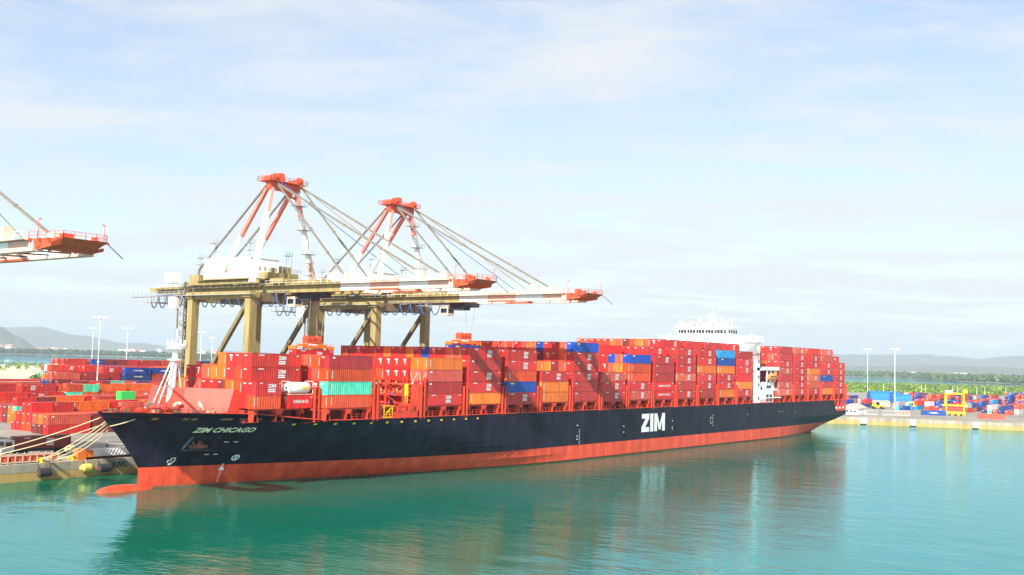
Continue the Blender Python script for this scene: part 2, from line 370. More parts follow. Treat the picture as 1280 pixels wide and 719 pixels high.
for i in range(20):
    px = rb.uniform(1060, 1290); x, y = pol(px, rb.uniform(5200, 7200))
    shed('far_building', x, y, 1.4, rb.uniform(30, 110), rb.uniform(20, 40), rb.uniform(8, 20), rb.uniform(0, 3), palew, palew,
         'tiny pale building on the plain beyond the hazy mangroves at right', 'building', 'far plain buildings at right')

# ------------------------------------------------------------------ the ship
def stemx(z):
    if z <= 3.94: return -56.4
    t_ = (z-3.94)/10.66; return -56.4-9.0*(t_*.75+.25*t_*t_)
def sternx(z):
    if z <= 0: return 244+2*z
    return 244+25*min(1, z/6.4)**.8
def hb(X, z):
    zc = min(max(z, -3), 14.6); u = max(zc, 0)/14.6
    t_ = (X-stemx(zc))/(120-75*u**.8); q = 1.2-.45*u**.9
    b_ = 21.4*(math.sin(math.pi/2*min(1, max(0, t_)))**q)
    if X > 185: k = (X-185)/60.; n_ = 1-min(1, max(0, zc/7.)); b_ *= 1-.30*min(1.2, k)**2*n_
    if zc < 0: b_ *= 1+zc*.03
    return b_
def ease(a, b_, x): k = min(1, max(0, (x-a)/(b_-a))); return k*k*(3-2*k)
def sheer(X): return 13.05+1.45*(1-ease(-46, -26, X))
ship = empty('container_ship', (100, 0, 0))
tag(ship, 'huge black and red hulled container ship moored under the cranes', 'container ship')
mb = MB()
levels = [-2.5, -.8, .35, 2.2, 3.94, 5.5, 7, 8.6, 10.2, 11.6, 12.6, 13.05]
NS = 120
def xs(s_, z):
    k = s_**1.5 if s_ < .35 else None
    f_ = (s_/.35)**1.6*.30 if s_ < .35 else .30+(s_-.35)/.65*.70
    return stemx(z)+(sternx(z)-stemx(z))*f_
for side in (-1, 1):
    grid = []
    for i in range(NS+1):
        s_ = i/NS; row = []
        for z in levels:
            X = xs(s_, z); zt = z
            if z > 12: 
                top = sheer(X) if X < 255 else 13.05-4.6*ease(255, 256.5, X)
                zt = z-13.05+top if z > 13 else min(z, top-.1) if X > 254 else z+(top-13.05)*.6
            if X > 254.5 and zt > 8.4: zt = min(zt, (13.05-4.6*ease(255, 256.5, X)))
            X = xs(s_, min(zt, 14.6)) if z > 12 else X
            row.append((X, side*hb(X, min(zt, 14.6)), zt))
        grid.append(row)
    vs = [p for r_ in grid for p in r_]; L_ = len(levels)
    for band, mi in (((0, 2), 2), ((2, 4), 1), ((4, L_-1), 0)):
        mb.mi = mi; fs = []
        for i in range(NS):
            for j in range(*band):
                a = i*L_+j; q = (a, a+L_, a+L_+1, a+1); fs.append(q if side < 0 else q[::-1])
        mb.add(vs, fs)
mb.mi = 0   # transom
tr = []
for j in range(len(levels)-1):
    for s_ in (0,):
        z0, z1 = levels[j], levels[j+1]
        if z0 > 8.4: continue
        X0, X1 = sternx(z0), sternx(z1)
        mb.mi = 1 if z1 <= 3.94 else 0
        mb.add([(X0,-hb(X0,z0),z0),(X0,hb(X0,z0),z0),(X1,hb(X1,z1),z1),(X1,-hb(X1,z1),z1)], [(0,1,2,3)])
mb.build('hull', [hullblack, hullred, hullgrow], ship, smooth=False)
# bulb
mb = MB(); rings = []; K = 16
for i in range(11):
    k = i/10; X = -54-11.3*k; rr = 2.9*max(.02, 1-k**3.2)**.5; cz = -2.35+1.45*k
    rings.append([(X, math.cos(2*math.pi*j/K)*rr*.85, cz+math.sin(2*math.pi*j/K)*rr) for j in range(K)])
mb.add([p for r_ in rings for p in r_], [(i*K+j, i*K+(j+1)%K, (i+1)*K+(j+1)%K, (i+1)*K+j) for i in range(10) for j in range(K)])
mb.build('bulbous_bow', hullred, ship, smooth=True)
# deck plating
mb = MB(); P1 = []; P2 = []
for i in range(70):
    X = -65+334*(i/69)**1.15; X = min(X, 255.2); z = sheer(X)-(.9 if X < -30 else .25)
    P1.append((X, -max(.1, hb(X, 14)-.25), z)); P2.append((X, max(.1, hb(X, 14)-.25), z))
mb.add(P1+P2, [(i, i+1, 70+i+1, 70+i) for i in range(69)])
mb.add([(255,-21.2,8.4),(268.8,-21.2,8.4),(268.8,21.2,8.4),(255,21.2,8.4)], [(0,1,2,3)])
mb.build('deck', deckred, ship)
# red rail cap and rail along the deck edge
mb = MB(); pr_ = None
for i in range(86):
    X = -64.5+i*(319.4/85); z = sheer(X)
    p = Vector((X, -hb(X, 14)+.12, z+.02))
    if pr_ is not None: mb.beam(pr_, p, .5, .16)
    pr_ = p
mb.build('sheer_strake', shipred, ship)
mb = MB()
p_ = [( -24+i*9.3, -21.15, 13.1) for i in range(31)]
p_ = [p for p in p_ if p[0] < 255]
mb.rail(p_, 1.1, .035, 1.55); mb.build('deck_rail', shipred, ship)
# mooring recess at the stern: posts, deck head, winches
mb = MB()
for X in (255.6, 260, 264.4, 268.6):
    for Y in (-21, -10, 0, 10, 21): mb.box(X-.35, X+.35, Y-.35, Y+.35, 8.4, 12.75)
mb.box(255, 269, -21.3, 21.3, 12.75, 13.3); mb.box(256.2, 268.6, -19.5, -19.2, 8.4, 12.7)
mb.box(255.3, 268.9, -21.3, -21.1, 8.45, 9.3)
mb.build('mooring_deck', shipred, ship)
mb = MB()
for X in (258.5, 262.5, 266.3): mb.tube((X-.9, -20.3, 9.4), (X+.9, -20.3, 9.4), .8, n=12)
mb.build('stern_winches', mat('winch_white', (.7,.68,.66), .5), ship)
# hatch coamings, pedestals
bayX = {'A': -44.2, 'B': -29.2, 'C': -14.6}
for i in range(12): bayX[i] = 14.6*i
for i in range(5): bayX['S%d'%i] = 197.24+14.6*i
order = ['A','B','C']+list(range(12))+['S%d'%i for i in range(5)]
ZB = 15.44; HT = 2.62
for k in order:
    X = bayX[k]; w_ = {'A': 14.5, 'B': 17.4}.get(k, 18.2)
    if k == 'S4': continue
    mb = MB(); mb.box(X+.2, X+12, -w_, w_, 12.6, 15.1); mb.build('hatch_cover', deckred, ship)
for k in order:
    X = bayX[k]; yw = {'A': 17.6, 'B': 21.1}.get(k, 21.1)
    for sd in (-1, 1):
        m_ = MB(); y0 = sd*yw
        for xx, wd in ((X+.35, .9), (X+6.1, 1.5), (X+11.85, .9)):
            ya, yb = sorted((y0, y0-sd*1.6))
            m_.box(xx-wd*.38, xx+wd*.38, ya, yb, 12.9, 14.6); m_.box(xx-wd*.55, xx+wd*.55, ya, yb, 14.6, 15.3)
            m_.add([(xx-wd*.9, y0, 12.95),(xx+wd*.9, y0, 12.95),(xx+wd*.4, y0, 14.3),(xx-wd*.4, y0, 14.3)], [(0,1,2,3)])
        ya, yb = sorted((y0-sd*.05, y0-sd*.5)); m_.box(X, X+12.2, ya, yb, 15.1, 15.40)
        m_.build('container_pedestal', shipred, ship)
# lashing bridges
for i, k in enumerate(order[1:]+['end']):
    if k == 'S0': continue
    X = bayX[k]-1.2 if k != 'end' else bayX['S4']+13.3
    if k == 'S1': pass
    yw = 19.5 if k == 'B' else 21.3; top = 21.6 if k in ('C', 0) else 19.6
    m_ = MB(); ny = 9
    for j in range(ny):
        Y = -yw+2*yw*j/(ny-1)
        for dx in (-.55, .55): m_.box(X+dx-.16, X+dx+.16, Y-.2, Y+.2, 12.7, top)
        if j < ny-1:
            Yn = -yw+2*yw*(j+1)/(ny-1)
            for z in (14.9, 17.4): m_.beam((X-.55, Y, z), (X-.55, Yn, min(top, z+2.5)), .14)
            m_.beam((X-.55, Yn, 17.4), (X-.55, Y, min(top, 19.9)), .14)
    for z in (15.0, 17.4, top-.2 if top < 20 else 19.9): m_.box(X-.75, X+.75, -yw, yw, z, z+.16)
    m_.rail([(X-.7, -yw, 17.5), (X-.7, yw, 17.5)], 1.0, .03, 2.6)
    m_.build('lashing_bridge', shipred, ship)
# lashing rods in front of bay 0, and the yellow ladder
mb = MB(); rl = random.Random(2)
for r_ in range(17):
    Y = -21.2+r_*2.5
    mb.beam((-.75, Y+.2, 17.6), (-.12, Y+2.2, 22.6), .09); mb.beam((-.75, Y+2.2, 17.6), (-.12, Y+.3, 22.6), .09)
    if r_ % 2: mb.beam((-.75, Y+.3, 17.6), (-.12, Y+2.1, 20.1), .09)
mb.build('lashing_rods', mat('rod_pale', (.75, .55, .35), .5), ship)
mb = MB()
for yy in (-17.6, -16.9): mb.beam((-2.1, yy, 13.2), (-2.1, yy, 20.2), .12)
for q in range(14): mb.beam((-2.1, -17.6, 13.5+q*.5), (-2.1, -16.9, 13.5+q*.5), .08)
mb.box(-2.3, -1.9, -17.7, -16.8, 17.4, 20.0)
mb.build('lashing_ladder', yellowp, ship)
mb = MB()   # yellow stair cage and open platforms in the empty bay
mb.box(-13.0, -10.5, -21.2, -19.2, 13.1, 13.3)
for xx in (-13, -10.5):
    for yy in (-21.1, -19.3): mb.box(xx-.06, xx+.06, yy-.06, yy+.06, 13.1, 15.6)
mb.rail([(-13,-21.1,13.3),(-10.5,-21.1,13.3),(-10.5,-19.3,13.3)], 1.1, .04, .8); mb.box(-13.1,-10.4,-21.2,-19.2,15.5,15.6)
mb.beam((-13,-21,13.3),(-10.5,-21,15.5),.3,.08)
mb.build('stair_cage', yellowp, ship)
mb = MB()
mb.box(-10, -2.2, -21.2, -18.6, 13.0, 14.4); mb.box(-9, -7.8, -21.3, -18.6, 14.4, 15.6); mb.box(-5.5, -4, -21.3, -18.6, 14.4, 15.9); mb.box(-2.6, -1.6, -21.2, -19, 13, 20)
mb.box(-16, -14.2, -21.2, -17.5, 13, 15.5); mb.rail([(-10,-21.2,15.1),(-2.5,-21.2,15.1)], 1.1, .05, 1.2)
for xx in (-15.6, -14.6): mb.box(xx-.15, xx+.15, -21.1, -20.8, 13, 20)
mb.build('bay_access_structure', shipred, ship)

# breakwater: a wide slanted V of salmon plate with stiffeners behind
mb = MB()
pts_ = [(-45.4,-13.0),(-50.0,-4.5),(-50.0,4.5),(-45.4,13.0)]
for (xa, ya), (xb, yb) in zip(pts_, pts_[1:]):
    mb.add([(xa-1.6,ya,13.7),(xb-1.6,yb,13.7),(xb,yb,19.0),(xa,ya,19.0),(xa+2.2,ya,18.7),(xb+2.2,yb,18.7),(xa+3.6,ya,13.7),(xb+3.6,yb,13.7)],
           [(1,0,3,2),(2,3,4,5),(5,4,6,7)])
mb.add([(-47.0,-13.0,13.7),(-41.8,-13.0,13.7),(-43.2,-13.0,18.7),(-45.4,-13.0,19.0)], [(0,1,2,3)])
mb.add([(-47.0,13.0,13.7),(-41.8,13.0,13.7),(-43.2,13.0,18.7),(-45.4,13.0,19.0)], [(3,2,1,0)])
bw = mb.build('breakwater', breakred, ship)
# foremast
fm = MB(); fm.tube((-50.3,0,13.4), (-49.4,0,27.2), .85, .5, 14)
fmo = fm.build('foremast', white, ship)
fa = MB()
for sy in (-1.1, 1.1): fa.tube((-54.3, sy*.9, 13.4), (-50.0, sy*.45, 24.0), .13)
for q in range(6): k = q/5.5; fa.tube((-54.3+4.3*k, -1.0*(1-k)-.5*k, 13.4+10.6*k), (-50.2+.5*k, 0, 13.4+10.6*k), .10)
fa.tube((-47.3, -.5, 13.4), (-49.2, -.2, 25.0), .10)
fa.build('mast_ladder', white, fmo)
fp = MB(); fp.tube((-49.45,0,24.1),(-49.45,0,24.3),1.5,1.5,12); fp.tube((-49.4,0,26.3),(-49.4,0,26.5),1.9,1.9,12)
fp.beam((-49.4,-2.9,27.1),(-49.4,2.9,27.1),.22); fp.beam((-51.2,0,26.9),(-47.6,0,26.9),.2)
for a in (-2.7,-1.4,1.4,2.7): fp.tube((-49.4,a,27.1),(-49.4,a,28.0),.22)
fp.rail([(-51,-1.3,26.5),(-47.9,-1.3,26.5),(-47.9,1.3,26.5)], .9, .04, .8); fp.tube((-49.4,0,27.2),(-49.4,0,30.2),.12)
fp.build('mast_platform', white, fmo)
# forecastle gear: winches, bollards, vents
mb = MB(); rf = random.Random(8)
for X, Y in ((-58,-2.5),(-58,2.5),(-55.5,-3.5),(-55,3),(-53.5,-6.2),(-52.5,6)):
    mb.tube((X,Y-.9,14.5),(X,Y+.9,14.5),.75,n=12); mb.box(X-.9,X+.9,Y-1.2,Y-1.0,13.6,15.1); mb.box(X-.9,X+.9,Y+1.0,Y+1.2,13.6,15.1); mb.box(X-1.1,X+1.1,Y-1.2,Y+1.2,13.5,13.8)
mb.build('mooring_winches', shipred, ship)
mb = MB()
for X, Y in ((-60.5,-1.4),(-57,-5.6),(-54,-8.0),(-51.2,-9.6),(-49,-11),(-61.5,1.2)):
    for dx in (-.5,.5): mb.tube((X+dx,Y,13.6),(X+dx,Y,15.0),.3,.36,10)
mb.build('bollards', mat('bollard_cream', (.62,.50,.30), .5), ship)
mb = MB()
for X, Y in ((-56.2,-1.2),(-52.4,-4.5)): mb.path([(X,Y,13.6),(X,Y,15.6),(X+.4,Y-.3,16.1),(X+1.0,Y-.7,16.0)], .35, 10)
mb.tube((-48.9,-10.5,13.5),(-50.2,-9.0,16.6),.14); mb.tube((-50.0,-9.9,13.5),(-50.2,-9.0,16.6),.14)
mb.build('deck_vents', cream, ship)
mb = MB(); mb.rail([(-64.3,0,14.5),(-60.5,-3.6,14.5),(-57,-6.8,14.5),(-53,-9.8,14.5),(-49.5,-12.2,14.5),(-46,-14.2,14.5)], 1.0, .035, 1.5)
mb.build('bow_rail', shipred, ship)

# writing and marks on the hull
def on_hull(vs2, x0, z0, eps=.04):
    o_ = []
    for a, c_ in vs2: X = x0+a; Z = z0+c_; o_.append((X, -hb(X, Z)-eps, Z))
    return o_
vs, fs = text_verts('ZIM CHICAGO', 1.0, .03, .16, 10.3)
mb = MB(); mb.add(on_hull(vs, -50.2, 10.65), fs); mb.build('bow_name', yellowlet, ship)
def slab(mb, pts2, y): mb.add([(x, y, z) for x, z in pts2], [tuple(range(len(pts2)))])
mb = MB(); x0, z0, yv = 94.3, 6.0, -21.46; H = 5.25
slab(mb, [(x0,z0),(x0+4.6,z0),(x0+4.6,z0+1.35),(x0+2.3,z0+1.35),(x0+4.6,z0+3.9),(x0+4.6,z0+H),(x0+.2,z0+H),(x0+.2,z0+3.9),(x0+2.4,z0+3.9),(x0,z0+1.3)], yv)
slab(mb, [(x0+5.2,z0),(x0+7.1,z0),(x0+7.1,z0+H),(x0+5.2,z0+H)], yv)
slab(mb, [(x0+7.7,z0),(x0+9.4,z0),(x0+9.4,z0+H),(x0+7.7,z0+H)], yv); slab(mb, [(x0+12.5,z0),(x0+14.2,z0),(x0+14.2,z0+H),(x0+12.5,z0+H)], yv)
slab(mb, [(x0+9.4,z0+H),(x0+9.4,z0+2.6),(x0+10.3,z0+.3),(x0+11.6,z0+.3),(x0+12.5,z0+2.6),(x0+12.5,z0+H),(x0+10.95,z0+1.9)][:0] or [(x0+9.4,z0+H),(x0+9.4,z0+3.2),(x0+10.4,z0+.4),(x0+10.95,z0+.4),(x0+10.95,z0+1.9)], yv)
slab(mb, [(x0+12.5,z0+H),(x0+10.95,z0+1.9),(x0+10.95,z0+.4),(x0+11.5,z0+.4),(x0+12.5,z0+3.2)], yv)
mb.build('company_lettering', white, ship)
mb = MB()      # bulb symbol, thruster symbol, draught marks
def hpoly(pts2): mb.add(on_hull(pts2, 0, 0, .05), [tuple(range(len(pts2)))])
def hline(pts2, w_=.16):
    for (xa, za), (xb, zb) in zip(pts2, pts2[1:]):
        d = Vector((xb-xa, zb-za)).normalized()*w_; n_ = Vector((-d.y, d.x))
        hpoly([(xa-d.x-n_.x, za-d.y-n_.y), (xb+d.x-n_.x, zb+d.y-n_.y), (xb+d.x+n_.x, zb+d.y+n_.y), (xa-d.x+n_.x, za-d.y+n_.y)])
hline([(-51.5,4.75),(-51.5,5.15),(-51.0,5.15),(-51.0,5.6),(-50.3,5.6),(-50.3,4.95),(-50.6,4.95),(-50.6,4.6),(-51.2,4.6)], .07)
hpoly([(-51.3,4.25),(-50.8,4.25),(-50.8,4.45),(-51.3,4.45)])
for a0 in range(16):
    a, b_ = 2*math.pi*a0/16, 2*math.pi*(a0+1)/16
    hpoly([(-39.4+.75*math.cos(a), 5.35+.62*math.sin(a)), (-39.4+.75*math.cos(b_), 5.35+.62*math.sin(b_)), (-39.4+.5*math.cos(b_), 5.35+.38*math.sin(b_)), (-39.4+.5*math.cos(a), 5.35+.38*math.sin(a))])
hpoly([(-39.6,5.05),(-39.25,5.05),(-39.15,5.65),(-39.5,5.65)])
for X, Z in ((-43.5,8.6),(-41.8,8.6),(-45.5,6.1),(-43.9,6.1)): hpoly([(X,Z),(X+.8,Z),(X+.8,Z+.14),(X,Z+.14)])
for X, zs in ((60,(9,6.2,5.4)),(84,(8,6.3)),(113,(8.6,6.8,6.2)),(141,(9.6,6.3)),(168,(9.2,)),(196,(9.5,)),(199,(9.5,)),(212,(8.8,))):
    for z in zs: hpoly([(X,z),(X+.6,z),(X+.6,z+.24),(X,z+.24)])
for X in (60,):
    for q in range(8): hpoly([(X+1.2,4.3+q*.5),(X+1.5,4.3+q*.5),(X+1.5,4.5+q*.5),(X+1.2,4.5+q*.5)])
for q in range(9): hpoly([(-41.2,.6+q*.42),(-40.9,.6+q*.42),(-40.9,.78+q*.42),(-41.2,.78+q*.42)])
hpoly([(-41.6,2.9),(-40.5,2.9),(-40.8,3.5),(-41.3,3.5)])
hline([(139.3,7.2),(141.2,7.2),(141.2,9.0),(139.3,9.0),(139.3,7.2)], .07)
mb.build('hull_marks', mat('mark_white', (.75,.74,.70), .5), ship)
mb = MB(); rs_ = random.Random(77)
for i in range(70):
    X = rs_.uniform(-52, 250); z1 = rs_.choice((12.0, 3.9, rs_.uniform(5, 11))); L2 = rs_.uniform(.8, 3.2); w2 = rs_.uniform(.05, .14)
    z0 = max(.4, z1-L2)
    hpoly([(X,z1),(X+w2*.3,z0),(X+w2,z1)])
mb.build('rust_streaks', mat('rust_streak', (.10,.045,.03), .8), ship)
# scuppers and mooring openings along the edge
mb = MB()
for X in (-58,-53.5,-52.2,-47.6,-46.6,-44.4,-43.4,-41.6): hpoly([(X,13.15),(X+.9,13.15),(X+.9,13.6),(X,13.6)])
mb.build('fairleads', mat('fairlead_rust', (.35,.12,.06), .6), ship)
mb = MB()
for i in range(13): X = -34+i*4.3; hpoly([(X,12.0),(X+.7,12.0),(X+.7,12.35),(X,12.35)])
mb.build('scuppers', yellowp, ship)
# anchor pocket and anchor
mb = MB(); mb.mi = 0
a_, b_, z_, w_ = -50.0, -45.2, 7.3, 9.7
fr = [(a_+.6,w_),(b_+.3,w_),(b_,z_),(a_,z_)]
ins = [(p[0]+.5, -hb(p[0], p[1])+1.0, p[1]) for p in fr]; ou = [(p[0], -hb(*p)-.45, p[1]) for p in fr]
mb.add(ou+ins, [(0,1,5,4),(1,2,6,5),(2,3,7,6),(3,0,4,7)])
ou2 = [(p[0]+(-.35 if k in (0,3) else .35), -hb(*p)+.1, p[1]+(.35 if k < 2 else -.35)) for k, p in enumerate(fr)]
mb.add(ou+ou2, [(0,4,5,1),(1,5,6,2),(2,6,7,3),(3,7,4,0)])
apk = mb.build('anchor_pocket', mat('pocket_steel', (.035,.05,.075), .45, noise=.2, nscale=1), ship)
mb = MB(); ym = -hb(-47.6, 8.2)-.62
mb.box(-49.4, -45.9, ym, ym+1.3, 7.55, 8.25); mb.box(-48.0, -47.2, ym-.1, ym+1.2, 8.2, 9.4)
mb.add([(-49.5,ym,8.2),(-48.7,ym,8.2),(-49.1,ym+.2,9.2),(-46.6,ym,8.2),(-45.8,ym,8.2),(-46.2,ym+.2,9.2)], [(0,1,2),(3,4,5)])
mb.build('anchor', rust, apk)
# superstructure
mb = MB(); mb.box(176.5, 193.5, -15, 15, 12.9, 34.6); mb.box(176.5, 192, -21, -15, 13.0, 17.2)
mb.box(176.6, 179.2, -21.2, -17.5, 13, 28.0); mb.box(179.2, 184, -20.6, -17.5, 13, 20.2)
mb.box(176, 196.6, -21.2, -15, 24.6, 25.6); mb.box(181, 196.6, -21.3, -21.1, 24.8, 26.0)
mb.box(184, 194, -20.4, -15, 17.2, 20.4); acc = mb.build('accommodation', white, ship)
mb = MB()
for Z in (14.2, 19.0, 21.8, 27.2):
    mb.box(177.6, 178.5, -21.26, -21.2, Z, Z+1.0)
mb.box(181, 183, -20.66, -20.6, 13.6, 16.4); mb.box(181.4,182.6,-20.66,-20.6,17.6,18.8); mb.box(186,191,-20.46,-20.4,18.0,19.2)
for X in (186.5, 189.5): mb.box(X-1, X+1, -21.06, -21.0, 13.5, 16)
for q in range(6): mb.box(185.5+q*1.5, 186.3+q*1.5, -15.06, -15.0, 30, 31)
mb.build('windows', glass, acc)
mb = MB()   # bridge deck with wings over the full beam
mb.box(179.0, 184.6, -20.2, 20.2, 34.7, 36.9)
mb.add([(180,-20.0,34.7),(184.4,-20.0,34.7),(184.4,-14.9,31.2),(180,-14.9,31.2),(180,-15,34.7),(184.4,-15,34.7)], [(0,1,2,3),(0,3,4),(1,5,2)])
mb.add([(180,20.0,34.7),(184.4,20.0,34.7),(184.4,14.9,31.2),(180,14.9,31.2)], [(3,2,1,0)])
mb.box(176.4, 190, -15.2, 15.2, 30.5, 34.7)
mb.build('bridge_wings', white, ship)
mb = MB(); mb.box(179.8, 188.5, -8.2, 12.5, 36.9, 40.0); mb.box(179.2, 189, -8.6, 12.9, 40.0, 40.4)
mb.box(182, 188, -4.5, 7, 40.4, 42.0); mb.rail([(179.5,-8.4,40.4),(179.5,12.6,40.4)], 1.0, .06, 1.5)
whl = mb.build('wheelhouse', white, ship)
mb = MB()
for q in range(16):
    Y = -7.6+q*1.24; mb.box(179.72, 179.8, Y, Y+.85+(.2 if q % 3 else 0), 37.9, 39.1)
for q in range(4): mb.box(180.6+q*2, 182.0+q*2, -8.26, -8.2, 37.9, 39.1)
for q in (-3,-2,4,5.5): mb.box(181.94, 182.0, q, q+.7, 40.8, 41.5)
mb.build('windows', glass, whl)
mb = MB()
mb.tube((184.5,0,42.0),(184.5,0,46.6),.3,.12,8); mb.beam((184.5,-2.2,44.3),(184.5,2.2,44.3),.18); mb.beam((184.5,-1.2,45.4),(184.5,1.2,45.4),.14)
for Y, Z, r_ in ((5.5,42.0,.7),(-3.6,42.0,.6),(9.6,40.4,.7)):
    mb.tube((185,Y,Z),(185,Y,Z+.8),.25); mb.tube((185,Y,Z+.8),(185,Y,Z+1.4),r_*.8,r_,10); mb.tube((185,Y,Z+1.4),(185,Y,Z+2.2),r_,r_*.4,10)
for Y in (-8.5,-7,3.8,11.5,12.8,17,-16): mb.tube((183,Y,36.6 if abs(Y)>14 else 40.4),(183,Y,38.2 if abs(Y)>14 else 43.2),.09)
mb.build('radar_mast', white, ship)
mb = MB(); mb.box(184, 185.5, -1.5, 1.5, 42.02, 43.6); mb.build('mast_house', cream, ship)
mb = MB(); mb.box(204.0-8.5, 196.8, -6, 6, 13, 33); mb.build('engine_casing', white, ship)
mb = MB()
for q in range(3): mb.beam((186+q*3.6, -20.9, 20.5),(186+q*3.6, -20.9, 24.6), .3)
mb.beam((184.6,-21,17.4),(186.6,-21,24.6),.2); mb.rail([(184.6,-21.2,17.2),(195,-21.2,17.2)],1.1,.05,1.2)
mb.box(186, 199, -21.2, -19.6, 14.6, 14.95)
mb.build('davit', white, ship)
# lifeboat hanging from the davit: its own thing
lbt = MB(); rings = []; K = 12
for i in range(11):
    k = i/10; X = 187.2+8.6*k; rr = 1.55*math.sin(math.pi*(.08+.84*k))**.45
    rings.append([(X, -20.4+math.cos(2*math.pi*j/K)*rr*.8, 22.1+math.sin(2*math.pi*j/K)*rr*(.9 if math.sin(2*math.pi*j/K) < 0 else 1.05)) for j in range(K)])
lbt.add([p for r_ in rings for p in r_], [(i*K+j,(i+1)*K+j,(i+1)*K+(j+1)%K,i*K+(j+1)%K) for i in range(10) for j in range(K)])
lbt.add(rings[0], [tuple(range(K))]); lbt.add(rings[-1], [tuple(range(K))[::-1]])
lb = empty('lifeboat', (191.5, -20.4, 20.6)); tag(lb, 'orange enclosed lifeboat hanging beside the white superstructure', 'lifeboat')
lbt.build('boat_hull', mat('lifeboat_orange', (.80,.30,.10), .4), lb, smooth=True)
m_ = MB(); m_.box(193, 194.8, -21.2, -19.8, 23.0, 24.3); m_.build('cockpit', mat('lifeboat_orange', (.8,.3,.1)), lb)
m_ = MB()
for q in range(5): m_.box(188.4+q*1.1, 188.9+q*1.1, -21.72, -21.5, 22.3, 22.7)
m_.build('windows', glass, lb)

# ------------------------------------------------------------------ containers
contm = attr_mat('container_paint', 'object', .5); stuffm = attr_mat('stacked_container_paint', 'attr', .5, rib=True)
markw = mat('mark_paint', (.66,.62,.60), .6); markd = mat('mark_dark', (.05,.05,.06), .6); marky = mat('mark_yellow', (.8,.55,.08), .5)
COL = {'c': ('crimson', (.58,.024,.022)), 'C': ('dark crimson', (.46,.028,.026)), 'r': ('bright red', (.64,.022,.018)), 's': ('salmon red', (.62,.085,.05)),
       'o': ('orange', (.78,.145,.016)), 'O': ('orange red', (.66,.062,.014)), 'b': ('blue', (.008,.06,.36)), 'l': ('light blue', (.015,.28,.72)),
       't': ('turquoise', (.09,.60,.42)), 'h': ('bright red', (.68,.012,.012)), 'n': ('navy blue', (.012,.035,.16)), 'g': ('grey', (.36,.38,.38)), 'w': ('white', (.72,.70,.66)),
       'G': ('green', (.03,.22,.08)), 'm': ('maroon', (.20,.025,.025))}
CW, CH = 2.44, 2.59
def body_mesh(L_):
    mb = MB(); n = int(L_/.278)//2*2; x0 = -L_/2+.12; dx = (L_-.24)/n
    for sd in (-1, 1):
        ys = sd*(CW/2-.01); yi = sd*(CW/2-.06); vs = []; fs = []
        for i in range(n):
            a = x0+i*dx
            for xx, yy in ((a, ys if i % 2 else yi), (a+dx*.72, ys if i % 2 else yi)): vs += [(xx, yy, .14), (xx, yy, CH-.1)]
        vs += [(x0+n*dx, yi, .14), (x0+n*dx, yi, CH-.1)]
        for i in range(len(vs)//2-1): q = (2*i, 2*i+2, 2*i+3, 2*i+1); fs.append(q if sd < 0 else q[::-1])
        mb.add(vs, fs)
    mb.add([(-L_/2+.05,-CW/2+.03,CH-.04),(L_/2-.05,-CW/2+.03,CH-.04),(L_/2-.05,CW/2-.03,CH-.04),(-L_/2+.05,CW/2-.03,CH-.04)], [(0,1,2,3)])
    mb.add([(L_/2-.04,-CW/2+.05,.1),(L_/2-.04,CW/2-.05,.1),(L_/2-.04,CW/2-.05,CH-.05),(L_/2-.04,-CW/2+.05,CH-.05)], [(0,1,2,3)])
    mb.add([(-L_/2+.05,-CW/2+.03,.06),(L_/2-.05,-CW/2+.03,.06),(L_/2-.05,CW/2-.03,.06),(-L_/2+.05,CW/2-.03,.06)], [(3,2,1,0)])
    for sy in (-1, 1):
        y0, y1 = sorted((sy*CW/2, sy*(CW/2-.10)))
        mb.box(-L_/2+.16, L_/2-.16, y0, y1, 0.001, .15); mb.box(-L_/2+.16, L_/2-.16, y0, y1, CH-.11, CH-.001)
        for sx in (-1, 1): a, b_ = sorted((sx*L_/2, sx*(L_/2-.16))); mb.box(a, b_, sorted((sy*CW/2, sy*(CW/2-.16)))[0], sorted((sy*CW/2, sy*(CW/2-.16)))[1], 0, CH)
    for sx in (-1, 1):
        a, b_ = sorted((sx*(L_/2-.001), sx*(L_/2-.12))); mb.box(a, b_, -CW/2+.16, CW/2-.16, CH-.14, CH-.002); mb.box(a, b_, -CW/2+.16, CW/2-.16, 0.002, .16)
    me = bpy.data.meshes.new('shipping_container'); me.from_pydata(mb.v, [], mb.f); me.materials.append(contm); return me
def simple_mesh(name, mb, mats):
    me = bpy.data.meshes.new(name); me.from_pydata(mb.v, [], mb.f)
    for m in mats: me.materials.append(m)
    me.polygons.foreach_set('material_index', mb.m); return me
def door_mesh():
    mb = MB(); mb.box(-.02, .03, -1.06, -.02, .17, CH-.15); mb.box(-.02, .03, .02, 1.06, .17, CH-.15)
    for y in (-.8, -.35, .35, .8): mb.box(-.06, -.021, y-.025, y+.025, .2, CH-.18)
    mb.mi = 1; mb.box(-.032, -.022, .15, .95, 2.02, 2.22); return simple_mesh('door', mb, [contm, markw])
def door2_mesh():   # big white emblem high on the door
    mb = MB(); mb.box(-.02, .03, -1.06, -.02, .17, CH-.15); mb.box(-.02, .03, .02, 1.06, .17, CH-.15)
    for y in (-.8, .8): mb.box(-.06, -.021, y-.025, y+.025, .2, CH-.18)
    mb.mi = 1; mb.box(-.032, -.022, -.5, .4, 1.9, 2.2); mb.box(-.032, -.022, -.4, .05, 1.45, 1.75); mb.box(-.032,-.022,-.35,-.1,1.0,1.3); return simple_mesh('door', mb, [contm, markw])
def door3_mesh():
    mb = MB(); mb.box(-.02, .03, -1.06, -.02, .17, CH-.15); mb.box(-.02, .03, .02, 1.06, .17, CH-.15)
    for y in (-.8, -.35, .35, .8): mb.box(-.06, -.021, y-.025, y+.025, .2, CH-.18)
    mb.mi = 1; mb.box(-.032, -.022, -.9, -.75, .5, 2.1); return simple_mesh('door', mb, [contm, markw])
